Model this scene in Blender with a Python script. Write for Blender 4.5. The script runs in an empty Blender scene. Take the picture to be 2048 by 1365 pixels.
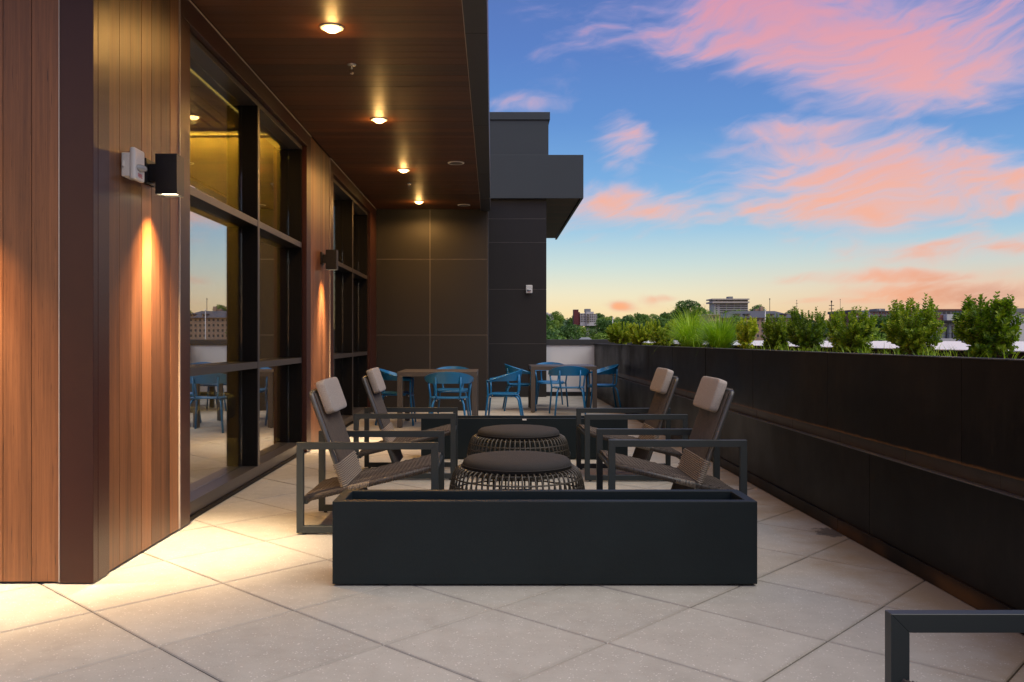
import bpy, bmesh, math, random
from mathutils import Vector, Matrix
from math import radians, sin, cos, pi, sqrt, tan, atan2

random.seed(7)
scene = bpy.context.scene
COL = scene.collection

def lin(c):
    def f(v):
        v = v / 255.0
        return v / 12.92 if v <= 0.04045 else ((v + 0.055) / 1.055) ** 2.4
    return tuple(f(v) for v in c)

# ------------------------------------------------------------------ camera
F_PX, CX, CY, H = 1720.0, 985.0, 680.0, 1.17
cam_data = bpy.data.cameras.new('camera')
cam_data.sensor_width = 36.0
cam_data.lens = F_PX / 2048.0 * 36.0
cam_data.shift_x = (1024.0 - CX) / 2048.0
cam_data.shift_y = -(682.5 - CY) / 2048.0
cam_data.clip_start = 0.05
cam_data.clip_end = 9000.0
cam = bpy.data.objects.new('camera', cam_data)
COL.objects.link(cam)
cam.location = (0, 0, H)
cam.rotation_euler = (radians(90), 0, 0)
scene.camera = cam

def P(px, py, Y):                 # a photo pixel at a known distance Y -> a point in the place
    return Vector(((px - CX) / F_PX * Y, Y, H - (py - CY) / F_PX * Y))
def PX(px, Y): return (px - CX) / F_PX * Y
def PZ(py, Y): return H - (py - CY) / F_PX * Y

# ------------------------------------------------------------------ view / render
vs = scene.view_settings
vs.view_transform = 'Standard'
try: vs.look = 'None'
except Exception: pass
vs.exposure = 0.0
vs.gamma = 1.0
scene.render.engine = 'CYCLES'
scene.cycles.use_denoising = True
try: scene.cycles.denoiser = 'OPENIMAGEDENOISE'
except Exception: pass
scene.cycles.max_bounces = 6
scene.cycles.diffuse_bounces = 3
scene.cycles.transparent_max_bounces = 24
scene.cycles.sample_clamp_indirect = 6.0
scene.cycles.caustics_reflective = False
scene.cycles.caustics_refractive = False

# ------------------------------------------------------------------ node helper
class NT:
    def __init__(self, tree):
        self.t = tree
        tree.nodes.clear()
    def n(self, kind, **kw):
        nd = self.t.nodes.new(kind)
        for k, v in kw.items(): setattr(nd, k, v)
        return nd
    def put(self, sock, v):
        if v is None: return
        if hasattr(v, 'is_linked') or isinstance(v, bpy.types.NodeSocket):
            self.t.links.new(v, sock)
        else:
            if isinstance(v, (tuple, list)) and len(v) == 3 and sock.type == 'RGBA': v = (*v, 1.0)
            sock.default_value = v
    def m(self, op, a, b=None, c=None, clamp=False):
        nd = self.n('ShaderNodeMath', operation=op, use_clamp=clamp)
        self.put(nd.inputs[0], a)
        if b is not None: self.put(nd.inputs[1], b)
        if c is not None: self.put(nd.inputs[2], c)
        return nd.outputs[0]
    def vm(self, op, a, b=None):
        nd = self.n('ShaderNodeVectorMath', operation=op)
        self.put(nd.inputs[0], a)
        if b is not None: self.put(nd.inputs[1], b)
        return nd.outputs['Value'] if op in ('DOT_PRODUCT', 'LENGTH', 'DISTANCE') else nd.outputs[0]
    def mix(self, fac, a, b, blend='MIX'):
        nd = self.n('ShaderNodeMix', data_type='RGBA', blend_type=blend)
        self.put(nd.inputs[0], fac); self.put(nd.inputs[6], a); self.put(nd.inputs[7], b)
        return nd.outputs[2]
    def noise(self, vec, scale, detail=4.0, rough=0.55, dist=0.0, out='Fac'):
        nd = self.n('ShaderNodeTexNoise')
        self.put(nd.inputs['Vector'], vec)
        nd.inputs['Scale'].default_value = scale
        nd.inputs['Detail'].default_value = detail
        nd.inputs['Roughness'].default_value = rough
        nd.inputs['Distortion'].default_value = dist
        return nd.outputs[out]
    def ramp(self, fac, stops, interp='LINEAR'):
        nd = self.n('ShaderNodeValToRGB')
        cr = nd.color_ramp
        cr.interpolation = interp
        while len(cr.elements) < len(stops): cr.elements.new(0.5)
        for e, (p, c) in zip(cr.elements, stops):
            e.position = p
            e.color = (*c, 1.0) if len(c) == 3 else c
        self.put(nd.inputs[0], fac)
        return nd.outputs[0]
    def sep(self, v):
        nd = self.n('ShaderNodeSeparateXYZ'); self.put(nd.inputs[0], v); return nd.outputs
    def comb(self, x, y, z):
        nd = self.n('ShaderNodeCombineXYZ')
        for i, v in enumerate((x, y, z)): self.put(nd.inputs[i], v)
        return nd.outputs[0]
    def smooth(self, v, lo, hi):
        nd = self.n('ShaderNodeMapRange', interpolation_type='SMOOTHSTEP')
        self.put(nd.inputs[0], v)
        nd.inputs[1].default_value = lo; nd.inputs[2].default_value = hi
        return nd.outputs[0]

# ------------------------------------------------------------------ world: dusk sky with pink cloud
world = bpy.data.worlds.new('World')
scene.world = world
world.use_nodes = True
w = NT(world.node_tree)
geo = w.n('ShaderNodeTexCoord').outputs['Generated']
dirn = w.vm('NORMALIZE', geo)
dx, dy, dz = w.sep(dirn)
el = w.m('MULTIPLY', w.m('ARCSINE', dz), 180 / pi)
az = w.m('MULTIPLY', w.m('ARCTAN2', dx, dy), 180 / pi)
stops = [(0.0, (250, 214, 160)), (1.5, (243, 218, 172)), (3.0, (228, 220, 196)), (4.8, (188, 208, 212)), (7.0, (138, 184, 218)),
         (10.0, (88, 152, 214)), (14.0, (58, 120, 198)), (18.5, (54, 100, 184)), (23.0, (58, 90, 170)), (40.0, (58, 88, 160)), (90.0, (55, 84, 150))]
sky = w.ramp(w.m('DIVIDE', el, 90.0, clamp=True), [(max(0.0, e / 90.0), lin(c)) for e, c in stops])
# the dusk blue is a little deeper to the right
azf = w.smooth(az, -12.0, 34.0)
sky = w.mix(w.m('MULTIPLY', azf, 0.42), sky, w.mix(1.0, sky, lin((205, 216, 236)), 'MULTIPLY'))
# rosy murk along the horizon on the right
rose = w.m('MULTIPLY', w.smooth(az, 10.0, 30.0), w.m('SUBTRACT', 1.0, w.smooth(el, 1.0, 6.5)))
sky = w.mix(w.m('MULTIPLY', rose, 0.6), sky, lin((208, 140, 134)))
def pxdir(px, py):
    a = math.degrees(atan2(px - CX, F_PX))
    e = math.degrees(atan2(CY - py, sqrt(F_PX ** 2 + (px - CX) ** 2)))
    return a, e
# cloud noise in azimuth / elevation
warp = w.noise(w.comb(w.m('MULTIPLY', az, 0.10), w.m('MULTIPLY', el, 0.20), 0.3), 1.0, 3.0, 0.5, out='Color')
wx, wy, wz = w.sep(warp)
wa = w.m('ADD', az, w.m('MULTIPLY', w.m('SUBTRACT', wx, 0.5), 9.0))
we = w.m('ADD', el, w.m('MULTIPLY', w.m('SUBTRACT', wy, 0.5), 4.5))
tilt = w.m('ADD', we, w.m('MULTIPLY', wa, 0.16))
nb = w.noise(w.comb(w.m('MULTIPLY', wa, 0.085), w.m('MULTIPLY', tilt, 0.30), 1.7), 1.0, 7.0, 0.52, 0.1)
nf = w.noise(w.comb(w.m('MULTIPLY', wa, 0.30), w.m('MULTIPLY', w.m('SUBTRACT', we, w.m('MULTIPLY', wa, 0.25)), 1.15), 5.1), 1.0, 6.0, 0.55, 0.1)
blobs = [  # px, py, half-width px, half-height px, tilt (px down per px right), amount
    (1690, 60, 330, 88, 0.16, 1.05), (1880, 145, 230, 70, 0.02, 0.85), (1450, 75, 190, 42, 0.14, 0.75), (1930, 60, 200, 120, 0.0, 0.45),
    (1740, 355, 260, 74, 0.06, 1.08), (1745, 420, 120, 48, 0.0, 0.75), (1960, 380, 190, 55, -0.06, 0.8), (1560, 335, 130, 30, 0.14, 0.65),
    (1250, 418, 200, 38, 0.10, 0.84), (1350, 455, 80, 22, 0.1, 0.5), (1255, 285, 62, 58, -0.3, 0.66), (1600, 258, 140, 24, 0.0, 0.74),
    (1480, 395, 75, 22, -0.2, 0.55), (1150, 65, 170, 70, 0.1, 0.5), (1030, 205, 110, 16, 0.0, 0.55), (1120, 130, 80, 40, 0.3, 0.42),
    (1940, 500, 180, 24, -0.02, 0.80), (1800, 553, 260, 13, 0.0, 0.80), (1960, 585, 280, 26, 0.0, 0.95), (1700, 600, 240, 11, 0.0, 0.75), (1560, 606, 120, 7, 0.0, 0.6), (1238, 610, 26, 9, 0.0, 0.66),
    (1330, 595, 40, 6, -0.1, 0.5), (1930, 295, 60, 22, 0, 0.5), (1290, 640, 130, 9, 0, 0.4)]
aev = w.comb(w.m('ADD', az, w.m('MULTIPLY', w.m('SUBTRACT', wx, 0.5), 2.4)), w.m('ADD', el, w.m('MULTIPLY', w.m('SUBTRACT', wy, 0.5), 1.6)), 0.0)
dens = None
for bx_, by_, hw, hh, tl, amt in blobs:
    a0, e0 = pxdir(bx_, by_)
    mp = w.n('ShaderNodeMapping', vector_type='TEXTURE')
    w.put(mp.inputs['Vector'], aev)
    mp.inputs['Location'].default_value = (a0, e0, 0)
    mp.inputs['Rotation'].default_value = (0, 0, -atan2(tl, 1.0))
    mp.inputs['Scale'].default_value = (math.degrees(hw / F_PX) * 0.95, math.degrees(hh / F_PX) * 1.12, 1)
    q = w.vm('DOT_PRODUCT', mp.outputs[0], mp.outputs[0])
    g = w.m('MULTIPLY', w.m('EXPONENT', w.m('MULTIPLY', q, -0.75)), amt)
    dens = g if dens is None else w.m('MAXIMUM', dens, g)
outside = w.m('MULTIPLY', w.m('MAXIMUM', w.smooth(el, 22.0, 30.0), w.smooth(w.m('ABSOLUTE', az), 33.0, 42.0)), 0.42)
dens = w.m('MAXIMUM', dens, outside)
tex = w.m('ADD', w.m('MULTIPLY', nb, 0.95), w.m('MULTIPLY', nf, 0.55))          # about 0.45 .. 1.05
cl = w.m('ADD', dens, w.m('MULTIPLY', w.m('SUBTRACT', tex, 0.76), 1.45))
cov = w.smooth(cl, 0.20, 0.78)
core = w.smooth(w.m('ADD', cl, w.m('MULTIPLY', w.m('SUBTRACT', nf, 0.5), 0.55)), 0.38, 1.12)
ccol = w.ramp(w.m('DIVIDE', el, 25.0, clamp=True), [(0.0, lin((246, 152, 104))), (0.16, lin((232, 134, 112))), (0.36, lin((244, 152, 118))), (0.6, lin((236, 150, 146))), (1.0, lin((218, 128, 160)))])
thin = w.ramp(w.m('DIVIDE', el, 25.0, clamp=True), [(0.0, lin((232, 176, 146))), (0.4, lin((186, 170, 200))), (1.0, lin((138, 128, 196)))])
dusk = w.m('MULTIPLY', w.smooth(az, 22.0, 32.0), w.m('SUBTRACT', 1.0, w.smooth(el, 2.0, 6.0)))
ccol = w.mix(w.m('MULTIPLY', dusk, 0.75), ccol, lin((150, 106, 126)))
cloud = w.mix(core, thin, ccol)
sky = w.mix(w.m('MULTIPLY', cov, 0.88), sky, cloud)
# a faint physical sky underneath keeps the ground bounce natural
below = w.smooth(el, -4.0, -0.3)
sky = w.mix(below, lin((70, 66, 60)), sky)
nish = w.n('ShaderNodeTexSky')
nish.sky_type = 'NISHITA'
nish.sun_disc = False
nish.sun_elevation = radians(4.0)
nish.sun_rotation = radians(200.0)
bg0 = w.n('ShaderNodeBackground'); bg0.inputs['Strength'].default_value = 0.05
w.put(bg0.inputs['Color'], nish.outputs[0])
bg = w.n('ShaderNodeBackground')
w.put(bg.inputs['Color'], sky)
bg.inputs['Strength'].default_value = 0.96
add = w.n('ShaderNodeAddShader')
w.put(add.inputs[0], bg0.outputs[0]); w.put(add.inputs[1], bg.outputs[0])
world.cycles.sampling_method = 'MANUAL'
world.cycles.sample_map_resolution = 512
wo = w.n('ShaderNodeOutputWorld')
w.put(wo.inputs['Surface'], add.outputs[0])

# ------------------------------------------------------------------ sun: broad, soft dusk glow from behind the camera
sun_data = bpy.data.lights.new('sun', 'SUN')
sun_data.energy = 3.0
sun_data.angle = radians(70)
sun_data.color = (1.0, 0.90, 0.74)
sun = bpy.data.objects.new('sun', sun_data)
COL.objects.link(sun)
sun.rotation_euler = Vector((-0.45, 0.28, -0.9)).to_track_quat('-Z', 'Y').to_euler()

# ------------------------------------------------------------------ materials
MATS = {}
def principled(name, build=None, color=(0.5, 0.5, 0.5), rough=0.5, metal=0.0, spec=0.5, bump=None):
    m = bpy.data.materials.new(name)
    m.use_nodes = True
    t = NT(m.node_tree)
    b = t.n('ShaderNodeBsdfPrincipled')
    o = t.n('ShaderNodeOutputMaterial')
    t.t.links.new(b.outputs[0], o.inputs[0])
    b.inputs['Roughness'].default_value = rough
    b.inputs['Metallic'].default_value = metal
    b.inputs['Specular IOR Level'].default_value = spec
    b.inputs['Base Color'].default_value = (*color, 1)
    if build: build(t, b)
    MATS[name] = m
    return m
def bump(t, b, h, strength=0.3, dist=0.01):
    n = t.n('ShaderNodeBump')
    n.inputs['Strength'].default_value = strength
    n.inputs['Distance'].default_value = dist
    t.put(n.inputs['Height'], h)
    t.put(b.inputs['Normal'], n.outputs[0])
def coords(t, kind='Object'):
    if kind == 'World': return t.n('ShaderNodeNewGeometry').outputs['Position']
    return t.n('ShaderNodeTexCoord').outputs[kind]
def orand(t): return t.n('ShaderNodeObjectInfo').outputs['Random']

def simple(name, c, rough=0.5, metal=0.0, var=0.18, scale=8.0, bmp=0.0, bscale=200.0, spec=0.5, rvar=0.0):
    def f(t, b):
        p = coords(t, 'World')
        n = t.noise(p, scale, 5.0, 0.6)
        k = t.m('ADD', 1.0 - var, t.m('MULTIPLY', n, 2 * var))
        t.put(b.inputs['Base Color'], t.mix(1.0, c, t.comb(k, k, k), 'MULTIPLY'))
        if rvar:
            t.put(b.inputs['Roughness'], t.m('ADD', rough - rvar, t.m('MULTIPLY', t.noise(p, scale * 2.3, 4.0), 2 * rvar)))
        if bmp: bump(t, b, t.noise(p, bscale, 3.0), bmp, 0.004)
    return principled(name, f, c, rough, metal, spec)

def wood(name, axis, dark, light, rough, bumpk=0.25, gloss=0.5, gray=0.0):
    def f(t, b):
        p = coords(t, 'Object')
        r = orand(t)
        off = t.comb(t.m('MULTIPLY', r, 37.0), t.m('MULTIPLY', r, 71.0), t.m('MULTIPLY', r, 13.0))
        p = t.vm('ADD', p, off)
        x, y, z = t.sep(p)
        lo, hi = 0.55, 26.0
        sc = [hi, hi, hi]; sc[axis] = lo
        v = t.comb(t.m('MULTIPLY', x, sc[0]), t.m('MULTIPLY', y, sc[1]), t.m('MULTIPLY', z, sc[2]))
        broad = t.noise(v, 0.35, 4.0, 0.6, 0.6)
        fine = t.noise(v, 3.2, 6.0, 0.7, 0.2)
        vein = t.noise(v, 9.0, 3.0, 0.7)
        fac = t.m('ADD', t.m('MULTIPLY', broad, 0.55), t.m('MULTIPLY', fine, 0.55))
        fac = t.m('ADD', fac, t.m('MULTIPLY', t.m('SUBTRACT', r, 0.5), 0.22))
        col = t.ramp(fac, [(0.32, dark), (0.56, tuple((a + c) / 2 for a, c in zip(dark, light))), (0.78, light)])
        col = t.mix(t.smooth(vein, 0.60, 0.74), col, tuple(c * 0.35 for c in dark))
        t.put(b.inputs['Base Color'], col)
        t.put(b.inputs['Roughness'], t.m('ADD', rough - 0.08, t.m('MULTIPLY', fine, 0.16)))
        bump(t, b, t.m('ADD', fine, vein), bumpk, 0.002)
    return principled(name, f, light, rough, 0.0, gloss)

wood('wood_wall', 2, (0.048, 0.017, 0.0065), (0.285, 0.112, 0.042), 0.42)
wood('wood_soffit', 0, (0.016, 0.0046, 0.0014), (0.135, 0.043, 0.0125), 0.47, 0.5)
simple('brown_metal', (0.048, 0.015, 0.011), 0.34, 0.0, 0.10, 6.0, 0.16, 320.0, spec=0.35)
simple('trim_bead', (0.50, 0.42, 0.36), 0.4)
simple('bronze_frame', (0.005, 0.0045, 0.0042), 0.5, 0.0, 0.1, spec=0.15)
simple('frame_face', (0.075, 0.066, 0.062), 0.36, 0.3, 0.1)
simple('dark_panel', (0.0235, 0.0220, 0.0215), 0.46, 0.0, 0.16, 1.5, 0.05, 260.0, spec=0.35, rvar=0.08)
simple('reveal', (0.20, 0.18, 0.165), 0.45, 0.2)
simple('fascia_metal', (0.030, 0.030, 0.033), 0.42, 0.1, 0.1)
simple('gray_metal', (0.040, 0.056, 0.068), 0.42, 0.1, 0.07, 2.0, 0.04, 200)
simple('fibre_planter', (0.0075, 0.0145, 0.0175), 0.55, 0.0, 0.38, 2.6, 0.14, 90.0, spec=0.26, rvar=0.08)
simple('chair_metal', (0.032, 0.042, 0.045), 0.42, 0.2, 0.08)
simple('tube_metal', (0.090, 0.092, 0.090), 0.34, 0.4, 0.1)
simple('rope', (0.092, 0.074, 0.062), 0.8, 0.0, 0.35, 60.0, 0.4, 500.0)
simple('rope_light', (0.27, 0.23, 0.185), 0.8, 0.0, 0.25, 80.0, 0.3, 500.0)
simple('wicker', (0.046, 0.040, 0.030), 0.42, 0.0, 0.3, 30.0)
simple('black_fabric', (0.020, 0.0185, 0.018), 0.85, 0.0, 0.2, 60.0, 0.4, 900.0)
simple('blue_steel', (0.008, 0.160, 0.390), 0.33, 0.1, 0.08, 5.0)
simple('table_metal', (0.085, 0.074, 0.066), 0.45, 0.1, 0.1, 5.0)
simple('white_plastic', (0.72, 0.71, 0.68), 0.42, 0.0, 0.04)
simple('black_metal', (0.016, 0.016, 0.017), 0.42, 0.2, 0.25, 40.0, 0.15, 300.0)
simple('white_render', (0.80, 0.82, 0.84), 0.85, 0.0, 0.05, 3.0, 0.2, 120.0)
simple('black_membrane', (0.012, 0.012, 0.013), 0.7, 0.0, 0.3, 8.0)
simple('pale_coping', (0.84, 0.84, 0.82), 0.4, 0.0, 0.06)
simple('dark_coping', (0.055, 0.060, 0.066), 0.4, 0.2, 0.08)
simple('rubber', (0.012, 0.012, 0.012), 0.7)
simple('red_print', (0.55, 0.02, 0.03), 0.6)
simple('steel_bright', (0.55, 0.52, 0.48), 0.25, 0.9)
simple('stem_bark', (0.10, 0.065, 0.04), 0.85, 0.0, 0.4, 60.0)
simple('tree_bark', (0.06, 0.05, 0.04), 0.9, 0.0, 0.3, 1.0)
simple('ground_earth', (0.075, 0.070, 0.050), 0.95, 0.0, 0.5, 0.03)
simple('interior_floor', (0.22, 0.17, 0.12), 0.5, 0.0, 0.15, 3.0)
simple('interior_plaster', (0.42, 0.34, 0.19), 0.7, 0.0, 0.05)
simple('interior_dark', (0.035, 0.028, 0.022), 0.6, 0.0, 0.1)
simple('far_white', (0.52, 0.53, 0.55), 0.8, 0.0, 0.06, 0.2)
simple('far_wall_gray', (0.40, 0.42, 0.45), 0.8, 0.0, 0.06, 0.2)
simple('far_slab', (0.45, 0.43, 0.40), 0.8, 0.0, 0.06, 0.2)
simple('far_glass', (0.05, 0.06, 0.075), 0.2, 0.0, 0.2, 0.3)
simple('far_slate', (0.075, 0.082, 0.10), 0.75, 0.0, 0.25, 0.6)
simple('far_red', (0.13, 0.03, 0.035), 0.8, 0.0, 0.1, 0.3)
simple('far_stone', (0.40, 0.29, 0.21), 0.85, 0.0, 0.12, 0.4)
simple('far_gray', (0.20, 0.22, 0.24), 0.7, 0.0, 0.1, 0.3)
simple('teal_white', (0.56, 0.60, 0.61), 0.8, 0.0, 0.05, 0.3)
simple('armchair_fabric', (0.24, 0.22, 0.16), 0.9, 0.0, 0.45, 60.0, 0.4, 300)

def f_brick(t, b):
    p = coords(t, 'Object')
    x, y, z = t.sep(p)
    br = t.n('ShaderNodeTexBrick')
    t.put(br.inputs['Vector'], t.comb(t.m('ADD', x, y), z, 0.0))
    br.inputs['Color1'].default_value = (0.26, 0.10, 0.075, 1)
    br.inputs['Color2'].default_value = (0.19, 0.075, 0.062, 1)
    br.inputs['Mortar'].default_value = (0.20, 0.15, 0.13, 1)
    br.inputs['Scale'].default_value = 1.6
    t.put(b.inputs['Base Color'], br.outputs[0])
principled('far_brick', f_brick, rough=0.9)

def f_cushion(t, b):
    p = coords(t, 'Object')
    x, y, z = t.sep(p)
    wv = t.m('MULTIPLY', t.m('SINE', t.m('MULTIPLY', y, 1500.0)), t.m('SINE', t.m('MULTIPLY', z, 1500.0)))
    n = t.noise(p, 260.0, 3.0, 0.6)
    col = t.ramp(n, [(0.3, (0.25, 0.225, 0.205)), (0.7, (0.46, 0.425, 0.39))])
    t.put(b.inputs['Base Color'], col)
    bump(t, b, t.m('ADD', t.m('MULTIPLY', wv, 0.3), n), 0.5, 0.002)
principled('cushion_fabric', f_cushion, rough=0.92, spec=0.2)

hs_ = 0.608 / 2 - 0.0028
def f_paver(t, b):
    p = coords(t, 'World')
    r = orand(t)
    big = t.noise(p, 1.1, 4.0, 0.6)
    mid = t.noise(p, 9.0, 5.0, 0.65)
    fine = t.noise(p, 150.0, 3.0, 0.7)
    base = t.ramp(t.m('ADD', t.m('MULTIPLY', big, 0.5), t.m('MULTIPLY', mid, 0.5)), [(0.3, (0.325, 0.312, 0.272)), (0.5, (0.395, 0.381, 0.337)), (0.72, (0.455, 0.444, 0.398))])
    k = t.m('ADD', 0.93, t.m('MULTIPLY', r, 0.12))
    base = t.mix(1.0, base, t.comb(k, k, k), 'MULTIPLY')
    sp = t.n('ShaderNodeTexVoronoi'); sp.inputs['Scale'].default_value = 75.0
    t.put(sp.inputs['Vector'], p)
    chip = t.m('MULTIPLY', t.m('SUBTRACT', 1.0, t.smooth(sp.outputs['Distance'], 0.12, 0.30)), t.smooth(t.noise(p, 31.0, 2.0), 0.48, 0.57))
    base = t.mix(t.m('MULTIPLY', chip, 0.9), base, (0.70, 0.68, 0.64))
    sp2 = t.n('ShaderNodeTexVoronoi'); sp2.inputs['Scale'].default_value = 46.0
    t.put(sp2.inputs['Vector'], t.vm('ADD', p, (3.1, 1.7, 0.0)))
    pit = t.m('MULTIPLY', t.m('SUBTRACT', 1.0, t.smooth(sp2.outputs['Distance'], 0.06, 0.16)), t.smooth(t.noise(p, 23.0, 2.0), 0.56, 0.62))
    base = t.mix(t.m('MULTIPLY', pit, 0.6), base, (0.10, 0.085, 0.07))
    base = t.mix(t.m('MULTIPLY', t.smooth(fine, 0.35, 0.75), 0.22), base, (0.52, 0.47, 0.42))
    ox, oy, oz = t.sep(coords(t, 'Object'))
    ed = t.m('MAXIMUM', t.m('ABSOLUTE', ox), t.m('ABSOLUTE', oy))
    ed = t.m('ADD', ed, t.m('MULTIPLY', t.m('SUBTRACT', t.noise(p, 22.0, 4.0), 0.5), 0.022))
    grime = t.m('MULTIPLY', t.smooth(ed, hs_ - 0.020, hs_ + 0.001), 0.24)
    base = t.mix(grime, base, (0.15, 0.125, 0.10))
    blot = t.smooth(t.noise(p, 2.6, 5.0, 0.7), 0.56, 0.72)
    base = t.mix(t.m('MULTIPLY', blot, 0.20), base, (0.22, 0.195, 0.165))
    # rust wash from the steel planter, with its own ragged outline
    x, y, z = t.sep(p)
    edge = t.m('ADD', x, t.m('MULTIPLY', t.m('SUBTRACT', t.noise(p, 1.6, 5.0, 0.65), 0.5), 0.95))
    rust = t.m('MULTIPLY', t.smooth(edge, 1.55, 2.10), t.smooth(t.noise(p, 0.9, 3.0), 0.30, 0.5))
    base = t.mix(t.m('MULTIPLY', rust, 0.78), base, (0.25, 0.165, 0.070))
    # a dark damp patch by the planter foot
    d = t.vm('DISTANCE', p, (2.08, 5.22, 0.0))
    d = t.m('ADD', d, t.m('MULTIPLY', t.m('SUBTRACT', t.noise(p, 16.0, 4.0), 0.5), 0.26))
    wet = t.m('SUBTRACT', 1.0, t.smooth(d, 0.10, 0.13))
    base = t.mix(t.m('MULTIPLY', wet, 0.75), base, (0.045, 0.038, 0.030))
    t.put(b.inputs['Base Color'], base)
    t.put(b.inputs['Roughness'], t.m('ADD', 0.66, t.m('MULTIPLY', mid, 0.2)))
    bump(t, b, t.m('ADD', fine, t.m('MULTIPLY', chip, 0.4)), 0.32, 0.003)
principled('paver', f_paver, rough=0.75, spec=0.35)
simple('paver_bed', (0.10, 0.092, 0.082), 0.95, 0.0, 0.3, 20.0)

def f_steel(t, b):
    p = coords(t, 'World')
    x, y, z = t.sep(p)
    mot = t.noise(p, 2.2, 6.0, 0.65, 0.5)
    fine = t.noise(t.comb(t.m('MULTIPLY', x, 20.0), t.m('MULTIPLY', y, 20.0), t.m('MULTIPLY', z, 3.0)), 1.0, 5.0, 0.6)
    col = t.ramp(t.m('ADD', t.m('MULTIPLY', mot, 0.6), t.m('MULTIPLY', fine, 0.4)), [(0.36, (0.0025, 0.0025, 0.0028)), (0.52, (0.0055, 0.0050, 0.0048)), (0.70, (0.016, 0.0125, 0.010))])
    jag = t.m('MULTIPLY', t.m('SUBTRACT', t.noise(p, 14.0, 5.0), 0.5), 0.022)
    zz = t.m('ADD', z, jag)
    low = t.m('MULTIPLY', t.m('SUBTRACT', 1.0, t.smooth(zz, 0.606, 0.622)), t.smooth(zz, 0.585, 0.60))
    foot = t.m('MULTIPLY', t.m('SUBTRACT', 1.0, t.smooth(zz, 0.03, 0.10)), t.smooth(t.noise(p, 0.8, 3.0), 0.50, 0.66))
    rust = t.m('MAXIMUM', t.m('MULTIPLY', low, 0.6), t.m('MULTIPLY', foot, 0.5))
    streak = t.m('MULTIPLY', t.smooth(t.noise(t.comb(0.0, t.m('MULTIPLY', y, 26.0), t.m('MULTIPLY', z, 0.6)), 1.0, 3.0, 0.7), 0.63, 0.76), t.smooth(t.noise(p, 1.3, 2.0), 0.5, 0.62))
    rust = t.m('MAXIMUM', rust, t.m('MULTIPLY', streak, 0.22))
    col = t.mix(rust, col, (0.20, 0.092, 0.028))
    t.put(b.inputs['Base Color'], col)
    t.put(b.inputs['Roughness'], t.m('ADD', 0.14, t.m('MULTIPLY', t.noise(p, 1.1, 5.0, 0.6), 0.55)))
    bump(t, b, mot, 0.12, 0.006)
principled('black_steel', f_steel, rough=0.45, spec=0.14)
simple('reveal_steel', (0.040, 0.032, 0.027), 0.4, 0.2, 0.5, 6.0)
simple('skylit_steel', (0.10, 0.105, 0.11), 0.38, 0.5, 0.35, 4.0)  # paler than the panels: the ledge's sky reflection is put into the colour

def f_gold(t, b):
    p = coords(t, 'World')
    x, y, z = t.sep(p)
    weave = t.noise(t.comb(t.m('MULTIPLY', x, 60.0), 0.0, t.m('MULTIPLY', z, 12.0)), 1.0, 4.0, 0.7)
    band = t.noise(t.comb(t.m('MULTIPLY', x, 5.0), 0.0, t.m('MULTIPLY', z, 0.4)), 1.0, 2.0)
    col = t.ramp(t.m('ADD', t.m('MULTIPLY', weave, 0.6), t.m('MULTIPLY', band, 0.4)), [(0.3, (0.15, 0.098, 0.020)), (0.7, (0.34, 0.235, 0.050))])
    t.put(b.inputs['Base Color'], col)
principled('gold_wallcover', f_gold, rough=0.6)

def f_mulch(t, b):
    p = coords(t, 'World')
    n = t.noise(p, 55.0, 4.0, 0.7)
    t.put(b.inputs['Base Color'], t.ramp(n, [(0.3, (0.03, 0.017, 0.011)), (0.55, (0.085, 0.05, 0.032)), (0.75, (0.20, 0.13, 0.09))]))
    bump(t, b, n, 0.9, 0.03)
principled('mulch', f_mulch, rough=0.95)

def leaf_mat(name, cols, trans=0.25, rough=0.5, scale=9.0, rndk=0.25):
    m = bpy.data.materials.new(name); m.use_nodes = True
    t = NT(m.node_tree)
    p = coords(t, 'World')
    n = t.noise(p, scale, 3.0, 0.6)
    r = orand(t)
    col = t.ramp(t.m('ADD', n, t.m('MULTIPLY', t.m('SUBTRACT', r, 0.5), rndk)), [(0.30, cols[0]), (0.5, cols[1]), (0.70, cols[2])])
    b = t.n('ShaderNodeBsdfPrincipled')
    t.put(b.inputs['Base Color'], col)
    b.inputs['Roughness'].default_value = rough
    b.inputs['Specular IOR Level'].default_value = 0.4
    tr = t.n('ShaderNodeBsdfTranslucent')
    t.put(tr.inputs['Color'], t.mix(1.0, col, (1.3, 1.5, 0.7), 'MULTIPLY'))
    mx = t.n('ShaderNodeMixShader'); mx.inputs[0].default_value = trans
    t.put(mx.inputs[1], b.outputs[0]); t.put(mx.inputs[2], tr.outputs[0])
    o = t.n('ShaderNodeOutputMaterial'); t.put(o.inputs[0], mx.outputs[0])
    MATS[name] = m
leaf_mat('boxwood_leaf', [(0.060, 0.135, 0.010), (0.220, 0.330, 0.018), (0.56, 0.60, 0.055)], 0.38, 0.42, 26.0)
leaf_mat('grass_blade', [(0.14, 0.28, 0.015), (0.30, 0.50, 0.022), (0.48, 0.62, 0.060)], 0.3, 0.5, 12.0)
leaf_mat('tree_leaf', [(0.035, 0.100, 0.022), (0.085, 0.190, 0.030), (0.20, 0.32, 0.045)], 0.2, 0.6, 0.16, 0.55)
leaf_mat('wood_leaf', [(0.050, 0.105, 0.055), (0.070, 0.135, 0.060), (0.100, 0.170, 0.065)], 0.15, 0.7, 0.03, 0.0)

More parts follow.
